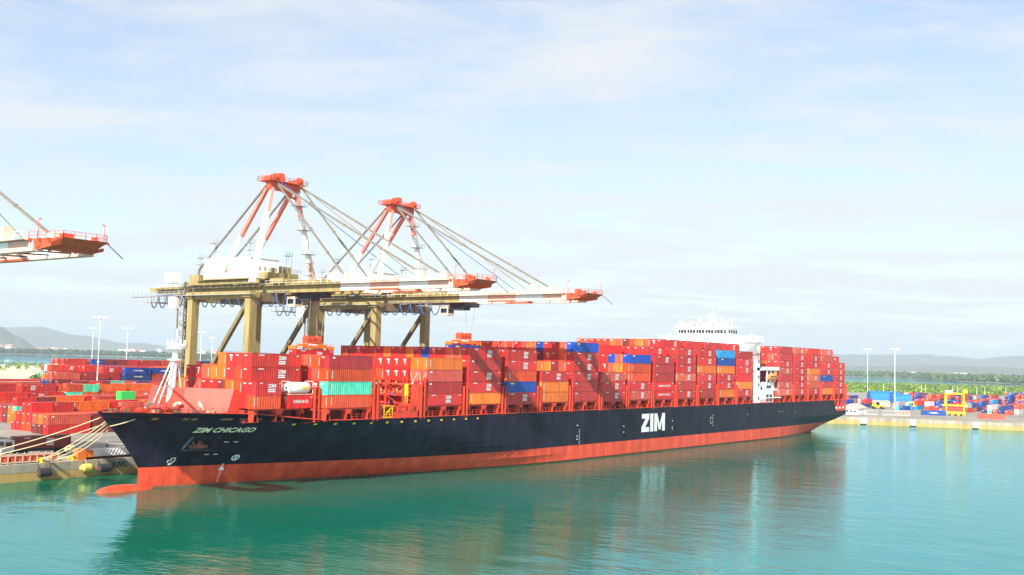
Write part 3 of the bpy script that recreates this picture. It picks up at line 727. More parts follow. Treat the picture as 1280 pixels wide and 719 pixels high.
DOORS = {'c': door_mesh(), 'r': door2_mesh(), 'o': door3_mesh()}
def emblem_mesh(L_, kind):
    mb = MB()
    if kind == 'z':      # company letters over a block of lines
        x = L_*.10
        lett_side(mb, 'ZIM', x-.8, 1.38, .70, 0, width=1.9, bold=.05)
        for q in range(2): mb.add([(x-.75,0,.90-q*.38),(x+1.0,0,.90-q*.38),(x+1.0,0,1.18-q*.38),(x-.75,0,1.18-q*.38)], [(0,1,2,3)])
        mb.add([(-L_*.36,0,2.12),(-L_*.25,0,2.12),(-L_*.25,0,2.32),(-L_*.36,0,2.32)], [(0,1,2,3)])
        mb.add([(L_*.41,0,2.05),(L_*.45,0,2.05),(L_*.45,0,2.3),(L_*.41,0,2.3)], [(0,1,2,3)])
    elif kind == 'h':
        lett_side(mb, 'HAMBURG', -L_*.32, 1.0, .62, 0, width=L_*.34, bold=.03); lett_side(mb, 'S\u00dcD', L_*.16, 1.0, .74, 0, width=L_*.16, bold=.03)
        mb.add([(L_*.04,0,1.3),(L_*.09,0,1.62),(L_*.15,0,1.3),(L_*.09,0,.98)], [(0,3,2,1)])
        mb.add([(L_*.38,0,1.95),(L_*.46,0,1.95),(L_*.42,0,2.35)], [(0,1,2)])
    elif kind == 'o':
        mb.add([(-L_*.42,0,.55),(-L_*.405,0,.55),(-L_*.405,0,2.2),(-L_*.42,0,2.2)], [(0,1,2,3)])
    elif kind == 'p':
        mb.add([(-L_*.42,0,1.9),(-L_*.36,0,1.9),(-L_*.36,0,2.25),(-L_*.42,0,2.25)], [(0,1,2,3)])
    elif kind == 'y':
        mb.add([(-L_*.38,0,1.95),(-L_*.26,0,1.95),(-L_*.26,0,2.3),(-L_*.38,0,2.3)], [(0,1,2,3)])
    elif kind == 'e':
        n = 14; mb.add([(math.cos(6.283*i/n)*L_*.16, 0, 1.35+math.sin(6.283*i/n)*.30) for i in range(n)], [tuple(range(n))]); mb.add([(-L_*.2,0,1.15),(L_*.2,0,1.15),(L_*.2,0,1.3),(-L_*.2,0,1.3)], [(0,1,2,3)])
    me = bpy.data.meshes.new('emblem'); me.from_pydata([(a, -CW/2-.012, c_) for a, b_, c_ in mb.v], [], mb.f)
    me.materials.append(marky if kind == 'y' else markw); return me
BODY = {L_: body_mesh(L_) for L_ in (12.19, 6.06)}
EMB = {}
CONT = []     # every container in the place: dict(x,y,z centre-bottom, L, t token, where)
def addc(x, y, z, L_, tok, emb, door, where, grp, name='shipping_container'):
    CONT.append(dict(x=x, y=y, z=z, L=L_, t=tok, e=emb, d=door, w=where, g=grp))
def parse(tok):
    t_ = tok[0]; e = 'z' if len(tok) > 1 and tok[1] == '*' else None
    if t_ == 'h': e = 'h'
    elif e is None: e = {'o': 'o', 's': 'p', 'C': 'p', 'b': 'y', 'l': 'p', 'O': 'o', 't': 'o'}.get(t_)
    if t_ == 'c': e = 'z'
    return t_, e
side = {'A': [], 'B': ['O','t','O','C'], 0: ['c','C','s','o'], 1: ['o','c','c','C','c'], 2: ['c','b','O','c','c'], 3: ['o','o','c'], 4: ['C','C','c','c','c','b'],
        5: ['c','c','s*'], 6: ['s*','c','O','O*','b'], 7: ['h','h','C','C','c'], 8: ['c','C','s*','c','c','c'], 9: ['C','c','c','o','c','c'], 10: ['o','c','c','o','b','l'],
        11: ['c','o','r','c','c','C'], 'S0': ['s*','s*','C','s*','c','C','C'], 'S1': ['c','c','c','c','c','c','s*'], 'S2': ['c','s','s*','o','c','c','r'],
        'S3': ['o','C','b','c','c','s','s*'], 'S4': ['c','c','c','c','c']}
def height(k, r_):
    if k == 'A': return 0 if r_ == 0 else 2 if r_ == 1 else 4 if r_ < 6 else 3 if r_ < 10 else 2 if r_ < 11 else 0
    if k == 'B': return 4 if r_ < 7 else 3
    if k == 'C': return 0
    if k == 0: return 4 if r_ < 10 else 3
    if k == 1: return 5
    if k == 2: return 5 if r_ < 8 else 4
    if k == 3: return 3 if r_ < 9 else 4
    if k == 4: return 6
    if k == 5: return 3 if r_ < 5 else 5
    if k == 6: return 5 if r_ < 4 else 6
    if k == 7: return 5 if r_ == 0 else 6
    if k in (8, 9, 10, 11): return 6 if r_ < 2 else 7 if r_ < 15 else 6
    if k == 'S4': return 5 if r_ == 0 else 6
    return 7 if r_ < 15 else 6
over = {('A',2,3): 'c', ('A',2,2): 'c', ('A',3,3): 'c', ('A',4,3):'r', ('A',5,3):'o', ('A',2,1):'c', ('A',6,2):'o', ('A',3,2):'O', ('A',5,2):'o', ('A',8,2):'r', ('A',10,1):'o',
        ('B',1,3):'O', ('B',2,3):'s', ('B',0,3):'C', ('B',3,3):'O', ('B',4,3):'c', ('B',1,2):'s', ('B',2,2):'c', ('B',3,2):'o',
        (0,1,3):'o', (0,1,2):'s', (1,5,4):'b', (6,1,4):'s', (6,2,4):'b', (6,0,3):'O', (6,1,3):'o', (6,4,5):'r', (6,3,3):'r', (3,5,2):'c', (4,10,5):'O', (0,6,1):'t', (7,1,5):'c',
        (8,3,6):'r', (10,2,6):'C', (11,2,6):'c', ('S4',1,5):'c', (6,9,5):'o', (7,2,5):'c'}
for r_ in range(2, 8): over[(0, r_, 3)] = 'r'; over[(0, r_, 2)] = 'r' if r_ != 5 else 'O'
rc = random.Random(21); pal = ['c']*7+['C']*4+['r']*3+['s']*4+['o']*4+['O']*3+['b']+['m']
ordw = ['first','second','third','fourth','fifth','sixth','seventh','eighth','ninth','tenth','eleventh','twelfth','thirteenth','fourteenth','fifteenth','sixteenth','seventeenth','eighteenth','nineteenth','twentieth']
for bi, k in enumerate(order):
    fore = bi <= 14
    bn = bi+1 if bi < 2 else bi          # the open bay holds no stack
    place = ('%s stack from the bow' % ordw[bn-1]) if fore else ('%s stack behind the bridge' % ordw[bi-15])
    for r_ in range(17):
        nT = height(k, r_); Y = -20.0+r_*2.5
        for T in range(nT):
            z = ZB+T*HT
            if k == 'A' and r_ == 1:
                for j, (xx, tk) in enumerate(((-44.9+3.03, ('O','c')[T]), (-36.8+3.03, ('h','w')[T]))):
                    if tk == 'w': continue
                    tt, e = parse(tk); addc(xx, Y, z, 6.06, tt, e, tt, 'in the short stack by the breakwater, %s' % ('bottom layer' if T == 0 else 'upper layer'), 'containers stacked on the ship')
                continue
            if k == 'A' and T < 2 and r_ in (2, 3): pass
            tok = None
            if r_ == 0 and T < len(side[k]): tok = side[k][T]
            if (k, r_, T) in over: tok = over[(k, r_, T)]
            if tok is None: tok = rc.choice(pal)
            if k in ('A', 'B') and tok == 'b' : tok = 'c'
            tt, e = parse(tok); X = bayX[k]+6.095
            if k == 0 and 2 <= r_ < 8 and T >= 2: X -= .7
            lay = 'top' if T == nT-1 else ('bottom' if T == 0 else ordw[T])
            wh = ('%s layer, %s' % (lay, ('near side of ' if r_ == 0 else '%s row in, ' % ordw[r_])+place))
            addc(X, Y, z, 12.19, tt, e, tt, wh, 'containers stacked on the ship')
nship = len(CONT)
# containers being moved by the cranes
addc(.9, 17.0, 24.55, 12.19, 'c', 'z', 'c', 'hanging under the left crane spreader above the ship', 'containers stacked on the ship')
addc(44.0, 5.0, 27.0, 12.19, 'b', 'y', 'b', 'hanging under the right crane spreader above the ship', 'containers stacked on the ship')
# the yard behind the bow
ry = random.Random(33)
def yard_block(y0, rows, hts, xa, xb, name, pal_, ph=0, pxlim=(-25, 345), z0=3.004, L_=None):
    ncol = int((xb-xa)/12.9)
    for c_ in range(ncol):
        X = xa+c_*12.9+6.1
        twenty = ry.random() < .45
        for r_ in range(rows):
            Y = y0+r_*2.75+1.3
            hx, hy = hts; hh = ry.randint(hx, hy)
            p = proj((X, Y, 3))
            if p is None or p[0] < pxlim[0] or p[0] > pxlim[1]: continue
            for T in range(hh):
                lay = ordw[T]
                for L2, xx in (((6.06, X-3.06), (6.06, X+3.1)) if twenty else ((12.19, X),)):
                    if twenty and ry.random() < .06 and T == hh-1: continue
                    tok = ry.choice(pal_); tt, e = parse(tok)
                    if e in ('y',): e = 'e'
                    addc(xx, Y, z0+T*2.6, L2, tt, e, tt, ('yard', name, r_, T, c_), 'containers stacked in the yard behind the bow')
yp = list('ccccCCCrrrOOOOsssooomm')+['t','n']
yard_block(90, 3, (2, 2), -24, 90, 'nearest low block', yp+['t','C'])
yard_block(99.5, 5, (2, 3), -22, 110, 'main near block', yp)
yard_block(133, 6, (2, 3), -10, 160, 'second yard block', yp)
yard_block(168, 6, (2, 4), 0, 200, 'third yard block', yp+['t'])
yard_block(200, 6, (2, 4), 10, 260, 'fourth yard block', yp, pxlim=(64, 345))
yard_block(204, 4, (2, 3), -20, 100, 'low block behind the fourth', yp, pxlim=(-25, 64))
yard_block(236, 6, (2, 3), -20, 140, 'fifth low left block', yp+['b'], pxlim=(-25, 64))
yard_block(270, 6, (2, 3), 0, 140, 'sixth low left block', yp+['t','w','b'], pxlim=(-25, 64))
yard_block(304, 6, (2, 3), 20, 140, 'last low left block', yp+['t','w','b','t'], pxlim=(-25, 60))
yard_block(226, 6, (4, 6), 40, 330, 'front tall yard block', yp+['b','n'], pxlim=(66, 345))
yard_block(258, 6, (5, 6), 60, 360, 'second tall yard block', yp+['b','w'], pxlim=(66, 345))
yard_block(290, 6, (6, 7), 70, 400, 'rearmost tall yard block', yp+['b','o','w'], pxlim=(68, 345))
# dark blue and green stack with white marks
for T, tk in ((2,'G'),(3,'n'),(4,'n'),(5,'b')): addc(88.5, 222, 3.004+T*2.6, 12.19, tk, 'e', tk, 'with white marks, dark blue stack behind the bow, %s layer' % ordw[T], 'containers stacked in the yard behind the bow')
for cx_, Ts in ((88.5, ((0,'c'),(1,'O'))), (101.4, ((0,'c'),(1,'r'),(2,'O'),(3,'C'),(4,'O'),(5,'b'))), (114.3, ((0,'r'),(1,'C'),(2,'b'),(3,'O'),(4,'O'),(5,'b'))), (127.2, ((0,'c'),(1,'n'),(2,'c'),(3,'c'),(4,'o'),(5,'w')))):
    for T, tk in Ts: addc(cx_, 222, 3.004+T*2.6, 12.19, tk, 'e' if tk in 'bn' else None, tk, ('yard', 'white marked blue stack row', 0, T, 0), 'containers stacked in the yard behind the bow')
# container on the trailer and loose ones on the quay
addc(-52.0, 42.5, 4.5, 12.19, 'm', 'z', 'm', 'on the trailer parked on the quay behind the mooring lines', 'containers on the quay')
# right hand yard
rp = list('cCrrsssOOobbbbnnnlgwt')
def ryard(ox, oy, ang, nc, nr, hts, name, seed, L_=12.19):
    q = random.Random(seed); ca, sa = math.cos(ang), math.sin(ang)
    for c_ in range(nc):
        for r_ in range(nr):
            if q.random() < .12: continue
            for T in range(q.randint(*hts)):
                tok = q.choice(rp); tt, e = parse(tok)
                x = ox+c_*12.9; y = oy+r_*2.9
                addc(x, y, 3.004+T*2.6, L_, tt, None, tt, ('yard', name, r_, T, c_), 'containers in the right hand yard')
ryard(440, -24, 0, 6, 3, (1,2), 'first right yard row', 1)
ryard(470, -8, 0, 7, 3, (1,2), 'second right yard row', 2)
ryard(450, 6, 0, 4, 2, (1,2), 'row behind the straddle carrier', 3)
ryard(520, 14, 0, 9, 3, (1,3), 'third right yard row', 4)
ryard(600, -36, 0, 8, 4, (1,3), 'right yard block at the edge', 5)
ryard(620, 40, 0, 8, 4, (1,2), 'back right yard row', 6)
ryard(690, -70, 0, 8, 6, (1,3), 'far right yard block', 7)
ryard(480, 62, 0, 6, 4, (1,2), 'blocks behind the stern', 8)
ryard(740, 0, 0, 6, 4, (1,3), 'far row before the mangroves', 9)
ryard(452, -46, 0, 12, 4, (1,2), 'long right edge row', 11)
ryard(560, -34, 0, 8, 4, (1,2), 'outer right edge row', 12)
ryard(640, -22, 0, 8, 5, (1,3), 'deep right edge block', 13)
ryard(740, -4, 0, 8, 6, (1,2), 'rear right edge block', 14)
ryard(430, 34, 0, 5, 3, (1,2), 'rows beside the blue sheds', 15)
for j, (px_, d_, nc_, nr_) in enumerate(((1212, 690, 5, 3), (1232, 740, 6, 4), (1190, 800, 5, 4), (1160, 830, 5, 3), (1262, 640, 4, 3), (1140, 900, 5, 4), (1222, 880, 6, 4))):
    bx, by = pol(px_, d_); ryard(bx, by, 0, nc_, nr_, (1,2), '%s scattered right yard block' % ordw[j], 40+j)
bx, by = pol(1240, 575); addc(bx, by, 3.004, 12.19, 's', None, 's', 'alone on the right hand quay edge near the frame edge', 'containers on the right hand quay')
CONT[-1]['rot'] = 1
bx, by = pol(1168, 590); addc(bx, by, 3.004, 12.19, 'b', 'e', 'b', 'with a white mark, alone near the right hand quay edge', 'containers on the right hand quay')

CONT[-1]['rot'] = 1
# which of them the place shows largest from the quay side: exact visibility by ray casting
bv = []; bf = []
def addbox(x0, x1, y0, y1, z0, z1):
    o_ = len(bv); bv.extend([Vector(p) for p in ((x0,y0,z0),(x1,y0,z0),(x1,y1,z0),(x0,y1,z0),(x0,y0,z1),(x1,y0,z1),(x1,y1,z1),(x0,y1,z1))])
    bf.extend([tuple(o_+i for i in f) for f in ((0,3,2,1),(4,5,6,7),(0,1,5,4),(1,2,6,5),(2,3,7,6),(3,0,4,7))])
for c_ in CONT: addbox(c_['x']-c_['L']/2, c_['x']+c_['L']/2, c_['y']-CW/2, c_['y']+CW/2, c_['z'], c_['z']+CH)
addbox(-60, 268, -8, 8, 0, 13); addbox(-40, 268, -15, 15, 0, 13); addbox(-20, 268, -21, 21, 0, 13); addbox(-49, -44, -15, 15, 13, 18.8); addbox(176.5, 193.5, -15, 15, 13, 34)
tree = BVHTree.FromPolygons(bv, bf)
def shown(c_):
    tot = 0; x, y, z, L_ = c_['x'], c_['y'], c_['z'], c_['L']
    faces = [((x-L_/2, y-CW/2, z), (L_,0,0), (0,0,CH), (0,-1,0)), ((x-L_/2, y-CW/2, z), (0,CW,0), (0,0,CH), (-1,0,0)), ((x-L_/2, y-CW/2, z+CH), (L_,0,0), (0,CW,0), (0,0,1))]
    for o_, u, v, n_ in faces:
        o_, u, v, n_ = map(Vector, (o_, u, v, n_)); nu = 6 if L_ > 8 and u.x else 3; vis = 0
        if (CAM-(o_+u*.5+v*.5)).dot(n_) <= 0: continue
        for i in range(nu):
            for j in range(3):
                p = o_+u*((i+.5)/nu)+v*((j+.5)/3)+n_*.02; q = proj(p)
                if q is None or not (-2 < q[0] < 1282 and -2 < q[1] < 721): continue
                if tree.ray_cast(p, (CAM-p).normalized(), 2000)[0] is None: vis += 1
        if vis:
            a = proj(o_); b_ = proj(o_+u); d_ = proj(o_+v)
            if a and b_ and d_: tot += abs((b_[0]-a[0])*(d_[1]-a[1])-(b_[1]-a[1])*(d_[0]-a[0]))*vis/(nu*3)
    return tot
for i, c_ in enumerate(CONT): c_['a'] = shown(c_); c_['i'] = i
rank = sorted(CONT, key=lambda q: -q['a'])
single = [q for q in rank if q['a'] > 6][:300]
for q in CONT:      # what a crane or trailer carries always stands alone
    if isinstance(q['w'], str) and ('hanging' in q['w'] or 'trailer' in q['w'] or 'alone' in q['w']) and q not in single: single.append(q)
sid = {q['i'] for q in single}
# labels
yards = {}
for q in single:
    if isinstance(q['w'], tuple): yards.setdefault((q['w'][1], q['w'][2], q['w'][3]), []).append(q)
for (nm, r_, T), L_ in yards.items():
    nm = nm.replace('right hand', 'right')
    L_.sort(key=lambda q: proj((q['x'], q['y'], q['z']))[0])
    for i, q in enumerate(L_): q['w'] = '%s layer, %s row of %s, %s from left' % (ordw[T], ordw[r_], nm, ordw[min(i, 19)])
seen = {}
for q in single:
    lb_ = '%s container %s' % (COL[q['t']][0], q['w']) if not q['w'].startswith(('top','bottom','second','third','fourth','fifth','sixth','first','in the')) else '%s container, %s' % (COL[q['t']][0], q['w'])
    seen[lb_] = seen.get(lb_, 0)+1; q['label'] = lb_
for q in single:
    if seen[q['label']] > 1: seen.setdefault('n'+q['label'], 0); k_ = 'n'+q['label']; seen[k_] += 1; q['label'] += ', '+('fore one', 'aft one', 'further aft one')[min(2, seen[k_]-1)]
for q in single:
    o = bpy.data.objects.new('shipping_container', BODY[q['L']]); C.objects.link(o); o.location = (q['x'], q['y'], q['z'])
    if q.get('rot'): o.rotation_euler[2] = math.atan2(-68, 27)
    f_ = rc.uniform(.82, 1.15); cc = COL[q['t']][1]; o.color = (min(1, cc[0]*f_), min(1, cc[1]*f_*rc.uniform(.9,1.2)), min(1, cc[2]*f_*rc.uniform(.85,1.15)), 1)
    tag(o, q['label'], 'container', q['g'])
    dk = {'r': 'r', 'h': 'r', 'o': 'o', 'O': 'o', 's': 'o'}.get(q['t'], 'c')
    if q['z'] < 15: dk = 'c'
    d_ = bpy.data.objects.new('door', DOORS[dk]); C.objects.link(d_); d_.parent = o; d_.location = (-q['L']/2+.05, 0, 0); d_.color = o.color
    if q['e']:
        kk = (q['L'], q['e'])
        if kk not in EMB: EMB[kk] = emblem_mesh(*kk)
        e_ = bpy.data.objects.new('emblem', EMB[kk]); C.objects.link(e_); e_.parent = o
mb = MB()
for q in CONT:
    if q['i'] in sid: continue
    f_ = rc.uniform(.82, 1.12); cc = COL[q['t']][1]; mb.col = tuple(min(1, v*f_) for v in cc)
    x, y, z, L_ = q['x'], q['y'], q['z'], q['L']; mb.box(x-L_/2, x+L_/2, y-CW/2, y+CW/2, z, z+CH)
    if q['a'] > .8:
        mb.col = (.75,.72,.7); mb.box(x-L_/2-.02, x-L_/2+.01, y+.1, y+.9, z+2.0, z+2.25)
        if q['t'] in 'crs': mb.box(x+L_*.05, x+L_*.05+1.4, y-CW/2-.02, y-CW/2+.01, z+1.0, z+1.9)
        mb.col = (.04,.01,.01); mb.box(x-L_/2-.015, x-L_/2+.01, y-CW/2, y-CW/2+.08, z, z+CH)
o = mb.build('stacked_containers', stuffm, colattr=True); tag(o, 'remaining mostly red containers packed behind and between the nearer stacks', 'containers', kind='stuff')

# white tank container in the upper layer of the short outer stack
t_ = empty('tank_container', (-33.77, -17.5, ZB+HT)); tag(t_, 'white tank container with a yellow mark, lying on a red box near the breakwater', 'tank container', 'containers stacked on the ship')
m_ = MB(); x0, y0, z0 = -33.77, -17.5, ZB+HT
K = 16; prof = [(-2.85,.3),(-2.7,.8),(-2.4,1.1),(2.4,1.1),(2.7,.8),(2.85,.3)]
m_.add([(x0+a, y0+r_*math.cos(2*math.pi*j/K), z0+1.3+r_*math.sin(2*math.pi*j/K)) for a, r_ in prof for j in range(K)], [(i*K+j,(i+1)*K+j,(i+1)*K+(j+1)%K,i*K+(j+1)%K) for i in range(5) for j in range(K)])
m_.build('tank', white, t_, smooth=True)
m_ = MB()
for sx in (-3.0, 3.0):
    for sy in (-1.15, 1.15): m_.box(x0+sx-.07, x0+sx+.07, y0+sy-.07, y0+sy+.07, z0, z0+CH)
    for z in (0.06, CH-.08): m_.box(x0+sx-.07, x0+sx+.07, y0-1.15, y0+1.15, z0+z, z0+z+.1)
for sy in (-1.15, 1.15): m_.box(x0-3, x0+3, y0+sy-.06, y0+sy+.06, z0+.02, z0+.16)
m_.build('frame', cream, t_)
m_ = MB(); m_.box(x0+.2, x0+1.8, y0-1.16, y0-1.08, z0+1.1, z0+1.55); m_.build('mark', marky, t_)

# ------------------------------------------------------------------ quay cranes
stayc = mat('stay_grey_brown', (.19,.165,.13), .55, noise=.2, nscale=1)
def crane(X0, label, ph=0, trolley_y=8, full=True):
    e = empty('quay_crane', (X0, 39, 3.0)); tag(e, label, 'crane', 'quay cranes')
    G = 3.9; HX = 10.1; YW, YL = 28.0, 50.6
    for sx in (-1, 1):
        for Y in (YW, YL):
            m = MB(); m.beam((X0+sx*HX, Y, 4.6), (X0+sx*HX, Y, 39.4), 2.1, 2.0); m.box(X0+sx*HX-1.5, X0+sx*HX+1.5, Y-1.4, Y+1.4, 39.4, 40.6)
            m.build('leg', beige, e)
            m = MB()
            for q in range(4): xx = X0+sx*HX-3+q*2; m.tube((xx, Y-.35, 3.55), (xx, Y+.35, 3.55), .5, n=12)
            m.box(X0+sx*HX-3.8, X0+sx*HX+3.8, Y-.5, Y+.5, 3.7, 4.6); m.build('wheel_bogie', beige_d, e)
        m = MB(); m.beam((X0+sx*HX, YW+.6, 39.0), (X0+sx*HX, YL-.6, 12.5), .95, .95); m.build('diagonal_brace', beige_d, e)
        m = MB(); m.beam((X0+sx*HX, YW+1.2, 11.5), (X0+sx*HX, YL-1.2, 11.5), 1.6, 1.8); m.build('side_beam', beige, e); m = MB(); m.beam((X0+sx*HX, YW-.5, 40.0), (X0+sx*HX, YL+2.5, 40.0), 1.7, 1.8); m.build('side_beam', beige, e)
    for Y in (YW, YL):
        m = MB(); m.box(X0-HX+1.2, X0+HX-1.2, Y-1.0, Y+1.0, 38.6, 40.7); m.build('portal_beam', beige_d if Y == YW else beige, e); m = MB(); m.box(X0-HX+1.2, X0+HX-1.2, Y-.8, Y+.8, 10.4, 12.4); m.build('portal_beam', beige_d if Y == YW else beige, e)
    # girders on the land side, boom over the water, in painted lengths
    for sx in (-1, 1):
        x0, x1 = X0+sx*G-.75, X0+sx*G+.75
        m = MB(); m.box(x0, x1, 3.0, 66, 41.0, 43.1); m.add([(x0,66,41.0),(x1,66,41.0),(x1,78,41.9),(x0,78,41.9),(x0,66,43.1),(x1,66,43.1),(x1,78,43.0),(x0,78,43.0)], [(0,1,5,4),(1,2,6,5),(2,3,7,6),(3,0,4,7),(4,5,6,7),(3,2,1,0)])
        m.box(x0-.1, x1+.1, 3, 66, 40.75, 41.0); m.build('girder', beige, e)
        m = MB(); segs = [(3.0,-6.5,0),(-6.5,-15.5,1),(-15.5,-24,0),(-24,-31.0,1)]
        for a, b_, k in segs:
            m.mi = k; m.box(x0, x1, b_, a, 41.15, 43.0 if b_ > -30 else 42.7); m.mi = 2 if a in (-6.5,) else (3 if k == 0 else k)
            m.box(x0-.05, x1+.05, b_+.002, a-.002, 40.85, 41.15)  # underside strip: red below the first salmon length, cream below the white ones
        m.build('boom', [white, salmonp, redp, cream], e)
    m = MB()
    for q in range(13): Y = 76-q*6; m.box(X0-G+.75, X0+G-.75, Y-.3, Y+.3, 41.6, 42.4)
    m.box(X0-G-1.9, X0-G-.75, -30, 74, 42.4, 42.5)
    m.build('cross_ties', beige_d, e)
    m = MB(); m.box(X0-2.6, X0+2.6, 30, 76, 41.1, 41.25)
    for q in range(16): Y = 70-q*6.3; m.beam((X0-G+.8, Y, 41.4), (X0+G-.8, Y-3, 41.4), .25)
    m.build('under_bracing', dark, e)
    m = MB(); m.rail([(X0-G-1.8, 74, 42.5), (X0-G-1.8, -30, 42.5)], 1.2, .045, 2.4); m.rail([(X0+G+.7, 30, 43.1), (X0+G+.7, -30, 43.0)], 1.1, .045, 2.4)
    m.build('walkway_rail', cream, e)
    # red platform at the boom tip
    m = MB(); z = 43.2
    z = 42.6; m.add([(X0-4.9,-30,z),(X0+4.9,-30,z),(X0+3.4,-36.6,z+.1),(X0-3.4,-36.6,z+.1),(X0-4.4,-30.5,z-1.4),(X0+4.4,-30.5,z-1.4),(X0+3.0,-35.2,z-.8),(X0-3.0,-35.2,z-.8)],
          [(0,1,2,3),(7,6,5,4),(0,4,5,1),(1,5,6,2),(2,6,7,3),(3,7,4,0)])
    for q in range(4): m.beam((X0-5.1+q*.35, -30.5-q*1.8, z-.05), (X0+5.1-q*.35, -30.5-q*1.8, z-.05), .2, .3)
    m.rail([(X0-4.8,-30,z+.1),(X0-3.3,-36.5,z+.1),(X0+3.3,-36.5,z+.1),(X0+4.8,-30,z+.1)], 1.0, .035, 1.6)
    for sx in (-1, 1): m.box(X0+sx*2.4-.3, X0+sx*2.4+.3, -35.2, -34.4, z, z+.8)
    m.tube((X0-4,-31,z),(X0-4,-31,z+3),.05); m.tube((X0+3.2,-36,z),(X0+3.2,-36,z+2.6),.05); m.beam((X0+3.2,-36,z+2.6),(X0+2.8,-36,z+2.7),.14); m.beam((X0-4,-31,z+3),(X0-4,-31.6,z+3.05),.16)
    m.box(X0-.8, X0+.8, -32, -31, z, z+1.3)
    for q in range(5): m.beam((X0-4+q*2, -30.4, z-1.3), (X0-4+q*2, -34.6, z-.9), .14, .5)
    m.build('tip_platform', redp, e)
    m = MB(); m.beam((X0+3.4,-36.6,z-.2), (X0+4.4,-39.0,z-2.4), .12); m.build('tip_spar', dark, e)
    # A-frame
    AP = Vector((X0, 30, 67.6))
    for sx in (-1, 1):
        ax = X0+sx*G; f = Vector((X0+sx*HX, 28, 43.0)); t2 = Vector((ax, 29.4, 67.2))
        for k0, k1, mm in ((0,.30,salmonp),(.30,.72,white),(.72,1,redp if sx > 0 else white)):
            pass
        m = MB()
        for k0, k1, mi in ((0,.28,1 if sx > 0 else 0),(.28,.74,0),(.74,1,2 if sx > 0 else 1)): m.mi = mi; m.beam(f.lerp(t2,k0), f.lerp(t2,k1), 1.15-.2*k0, None, 1.15-.2*k1, None)
        m.build('frame_leg', [white, salmonp, faded], e)
        f = Vector((ax, 50.6, 43.0)); t2 = Vector((ax, 31.3, 67.2)); m = MB()
        for k0, k1, mi in ((0,.52,0),(.52,1,1)): m.mi = mi; m.beam(f.lerp(t2,k0), f.lerp(t2,k1), .85)
        m.build('frame_leg', [white, faded], e)
        m = MB(); m.tube((ax, 31.8, 67.8), (ax, 57.5, 47.4), .28); m.tube((ax, 57.5, 47.4), (ax, 57.5, 43), .35); m.build('back_stay', stayc, e)
        for nm, (Ye, Ze) in (('fore_stay', (-21, 44.4)), ('fore_stay', (2.2, 44.0))):
            m = MB(); a = Vector((ax, 27.6, 68.2)); b_ = Vector((ax, Ye, Ze)); m.beam(a, b_, .32, .42)
            for k in (.25, .5, .75): p = a.lerp(b_, k); m.box(p.x-.2, p.x+.2, p.y-.35, p.y+.35, p.z-.25, p.z+.25)
            m.build(nm, stayc, e)
        m = MB(); m.box(ax-.7, ax+.7, -22.2, -20, 43, 45.0); m.box(ax-.6, ax+.6, 1.4, 3, 43, 44.6); m.build('stay_bracket', cream, e)
        m = MB(); m.tube((ax-.8*sx, 27.2, 68.6), (ax-.8*sx, -14, 44.0), .10, n=5); m.build('hoist_rope', bluec if sx < 0 else beige_d, e)
    m = MB(); m.beam((X0-G-1.0,29.8,67.8),(X0+G+1.0,29.8,67.8),1.7,1.9); m.box(X0-G-2, X0+G+2, 27.6, 32.6, 68.8, 68.95)
    m.rail([(X0-G-2,27.6,68.9),(X0+G+2,27.6,68.9),(X0+G+2,32.6,68.9),(X0-G-2,32.6,68.9),(X0-G-2,27.6,68.9)], 1.1, .06, 1.4)
    for sx in (-1, 1):
        m.box(X0+sx*G-1, X0+sx*G+1, 28, 31.6, 68.9, 70.1); m.tube((X0+sx*G-.4, 28.4, 69.8), (X0+sx*G+.4, 28.4, 69.8), 1.0, n=12)
    m.beam((X0-G,29.8,68),(X0+G,29.8,65.4),.4); m.box(X0-2, X0-.4, 29, 31, 69, 71.2); m.build('apex_beam', redp, e)
    m = MB()
    for k in (.35, .6, .85):
        p = Vector((X0+HX, 28, 43)).lerp(Vector((X0+G, 29.4, 67.2)), k); m.box(p.x-1.9, p.x+1.5, p.y-1.6, p.y+1.2, p.z, p.z+.1); m.rail([(p.x-1.9,p.y-1.6,p.z),(p.x+1.5,p.y-1.6,p.z)], 1, .045, 1)
    for k in range(9):
        a = Vector((X0+HX-1, 27, 43)).lerp(Vector((X0+G, 28.4, 67.2)), k/9); b_ = Vector((X0+HX-1, 27, 43)).lerp(Vector((X0+G, 28.4, 67.2)), (k+1)/9); m.beam(a+Vector((-.5,0,0)), b_+Vector((-1.3 if k % 2 else .1,0,0)), .14)
    m.build('apex_ladder', grey, e)
    # machinery house
    m = MB(); m.box(X0-6.0, X0+3.2, 34.0, 52.5, 44.6, 49.8); m.box(X0-6.2, X0+3.4, 33.8, 52.7, 49.8, 49.95); mh = m.build('machinery_house', white, e)
    m = MB(); m.box(X0-6.3, X0+8.2, 32, 53.6, 44.3, 44.6); m.box(X0-6.4, X0-6.1, 30, 60, 43.2, 44.1); m.rail([(X0-7.2,54,44.5),(X0-7.2,31,44.5),(X0+8,31,44.5)], 1.1, .04, 1.8)
    m.box(X0-7.3, X0-6.1, 31, 54, 44.3, 44.45); m.build('house_platform', beige, e)
    m = MB(); z = 46.0; m.add([(X0-6.03,44.2,z+.4),(X0-6.03,43.3,z),(X0-6.03,42.6,z+.9),(X0-6.03,43.2,z+1.2),(X0-6.03,42.7,z+2.3),(X0-6.03,43.6,z+1.6),(X0-6.03,43.5,z+.8)], [(0,1,2,3,4,5,6)]); m.build('house_emblem', redp, mh)
    m = MB()
    for q in range(5): m.box(X0-5+q*1.7, X0-4.4+q*1.7, 33.94, 33.99, 46.9, 47.7)
    m.build('house_vents', grey, mh)
    m = MB()   # masts and small cages on the roof and girders
